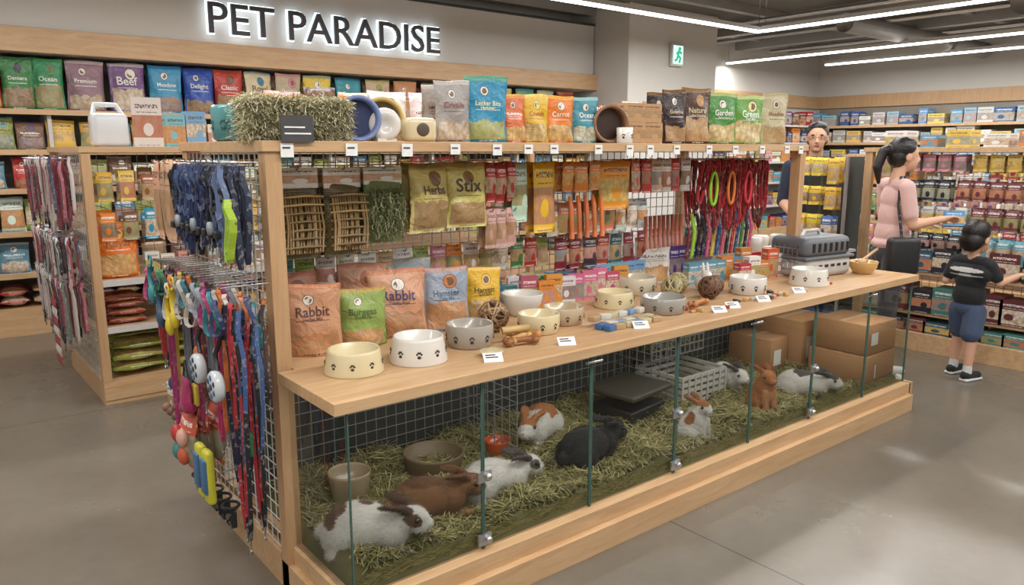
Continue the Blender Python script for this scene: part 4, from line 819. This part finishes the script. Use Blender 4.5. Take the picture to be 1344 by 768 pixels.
b=B("wall_shelf_food_bags"); tops=[(.30,.3,(180,60,44)),(.62,.3,(176,60,44)),(.88,.24,(60,124,66)),(1.10,.24,(52,134,84)),(1.38,.30,(140,108,120)),(1.72,.30,(116,80,124)),(2.04,.30,(60,140,176)),(2.34,.28,(40,74,156)),(2.62,.28,(186,60,50)),(2.92,.28,(206,190,154)),(3.22,.28,(180,160,134)),(3.54,.3,(210,184,60)),(3.9,.32,(60,146,156)),(4.26,.3,(190,164,136)),(4.6,.3,(190,130,80)),(4.95,.3,(160,100,70)),(5.3,.3,(170,60,50)),(5.65,.3,(70,120,150)),(6.0,.3,(200,180,80)),(6.35,.3,(90,140,90)),(6.7,.3,(180,170,160)),(7.05,.3,(140,60,60)),(-.1,.3,(206,120,60)),(-.5,.3,(90,140,90)),(-.9,.3,(60,90,140))]
TT=["Classic","Royal","Dentera","Ocean","Premium","Beef","Meadow","Delight"]
for i,(x,w,c) in enumerate(tops):
    for j in range(2): b.bag(w,.43-.02*j,.15,T(x+j*.03,7.68+j*.16,1.88,U(-6,6)),jit(srgb(*c),.05),rc(),nx=8,nz=9,title=TT[i%8] if j==0 else None,tcol=(.85,.82,.75) if sum(c)<480 else (.2,.08,.05))
for z,h0,h1 in ((.22,.16,.22),(.52,.2,.28),(.87,.22,.3),(1.23,.2,.27),(1.55,.2,.28)):
    x=WX0+.12
    while x<WX1-.1:
        w=U(.16,.24); c=random.choice([srgb(206,170,80),srgb(226,222,210),srgb(180,60,54),srgb(120,80,60),srgb(90,130,150),srgb(190,144,90),srgb(150,160,84),srgb(220,214,204)]) if z>.3 else random.choice([srgb(176,44,50),srgb(196,160,134),srgb(60,110,80)])
        if z<.3:
            for q in range(2): b.bag(w,.3,.09,T(x,7.6,.27+q*.09,rx=-90),jit(c),rc(),hang=True,nx=4,nz=5)
        else: b.bag(w,U(h0,h1),.1,T(x,7.66,z,U(-6,6)),jit(c),rc(),nx=4,nz=5,mat=random.choice(["pkg","pkg2"]))
        x+=w+.015
b.done()
def hangwall(b,x,y0,y1,rows,cols,step=.11,depth=2):
    for (zt,h) in rows:
        y=y1-.06; run=0; c=rc(); c2=rc()
        while y>y0+.05:
            if run<=0: c=random.choice(cols); c2=rc(); run=random.randint(1,4); hr=U(.65,1); y-=U(0,.03)
            run-=1
            for j in range(depth): b.bag(step*.86,h*hr,.035,T(x+j*.08,y,zt-h*hr-U(0,.01),-90+U(-7,7)),jit(c,.08),c2,mat="pkg2",hang=True,nx=4,nz=5)
            y-=step
gondola("wood_shelving_gondola",6.10,7.1,-2.5,3.08,[.30,.62],gx=(6.5,))
b=B("hanging_toy_packs"); hangwall(b,6.16,-2.4,3.02,[(1.52,.17)],[srgb(206,180,80),srgb(180,66,66),srgb(216,212,202),srgb(196,130,146),srgb(210,150,70)]); hangwall(b,6.16,-2.4,3.02,[(1.33,.17),(1.13,.18),(.92,.2)],[srgb(200,196,188),srgb(56,90,130),srgb(40,54,80),srgb(100,150,166),srgb(38,42,50),srgb(110,56,56),srgb(180,180,176),srgb(50,66,60),srgb(30,32,40)]); b.done()
b=B("shelf_toy_boxes")
for z,hh_ in ((.14,.13),(.30,.24),(.62,.2)):
    y=2.95
    while y>-2.4: w=U(.1,.2); b.pbox(w,.2,hh_*U(.7,1),T(6.24,y,z,-90),jit(random.choice([srgb(44,80,100),srgb(54,54,68),srgb(180,176,166),srgb(70,120,114),srgb(96,46,46),srgb(36,38,46)])),rc()); y-=w+.01
b.done()
b=B("boxed_toys_topstock"); y=2.9
while y>-2.4: w=U(.12,.2); b.pbox(w,.2,U(.08,.16),T(6.3,y,1.57,-90),jit(random.choice([srgb(206,176,80),srgb(220,214,206),srgb(90,140,160),srgb(200,130,70)])),rc()); y-=w+U(.01,.1)
b.done()
b=B("snack_display_rack"); b.box(5.50,5.74,2.90,3.34,0,.1,"wood"); b.box(5.72,5.74,2.90,3.34,.1,1.50,"dark_panel"); 
for z in (.45,.8): b.box(5.50,5.72,2.9,3.34,z-.02,z,"shelf_white")
for y in (2.9,3.32): b.box(5.50,5.52,y,y+.02,.1,1.50,"steel")
b.done()
b=B("hanging_yellow_snack_packs"); hangwall(b,5.54,2.9,3.36,[(1.5,.2),(1.28,.2),(1.06,.22)],[srgb(216,184,56),srgb(206,166,50),srgb(60,90,140)],depth=2); 
for k in range(3):
    for z in (.1,.45): b.pbox(.13,.15,.22,T(5.61,2.98+k*.14,z,-90),srgb(60,80,120),srgb(220,180,60))
b.done()
gondola("wood_shelving_gondola",8.6,9.5,-2.5,4.6,[.4,.75,1.1],H=1.5)
b=B("aisle_shelf_products"); hangwall(b,8.66,-2.4,4.5,[(1.45,.25),(1.1,.25),(.75,.25)],PAL,.15,1); b.done()
b=B("wall_shelving"); b.box(13.5,13.99,-3.4,8.0,0,.2,"wood"); b.box(13.93,13.99,-3.4,8.0,.2,2.3,"shelf_back")
for z in (.6,1.0,1.35,1.68,1.98): b.box(13.55,13.93,-3.4,8,z-.03,z,"shelf_white"); b.box(13.535,13.55,-3.4,8,z-.04,z+.005,"wood")
b.box(9.4,13.5,7.6,8.09,0,.2,"wood"); 
for z in (.6,1.0,1.35,1.68,1.98): b.box(9.4,13.5,7.6,8.09,z-.03,z,"shelf_white")
b.done()
b=B("wall_shelf_boxes")
for z in (.2,.6,1.0,1.35,1.68,1.98):
    y=7.9
    while y>-3.2:
        w=U(.14,.3); c=random.choice([srgb(236,232,224),srgb(236,236,232),srgb(228,228,226),srgb(90,150,190),srgb(216,190,100),srgb(60,90,140),srgb(200,200,196),srgb(150,180,190)]); b.pbox(w,.25,U(.16,.26),T(13.72,y,z,-90),jit(c,.08),jit(srgb(150,170,190))); y-=w+U(.01,.06)
    x=9.6
    while x<13.3:
        w=U(.14,.3); b.pbox(w,.25,U(.16,.26),T(x,7.8,z),jit(rc(),.08),rc()); x+=w+.03
b.done()
# ------------------------------------------------------------ world + camera
w=bpy.data.worlds.new("world"); SC.world=w; w.use_nodes=True; bg=w.node_tree.nodes["Background"]; bg.inputs[0].default_value=(1,.985,.96,1); bg.inputs[1].default_value=.3
cam=bpy.data.cameras.new("camera"); cam.sensor_width=36; cam.lens=36*1000/1344; cam.clip_start=.05; co=bpy.data.objects.new("camera",cam); SC.collection.objects.link(co)
co.location=(0,0,1.55); co.rotation_euler=(math.pi/2-.1849,0,.8958-math.pi/2); SC.camera=co
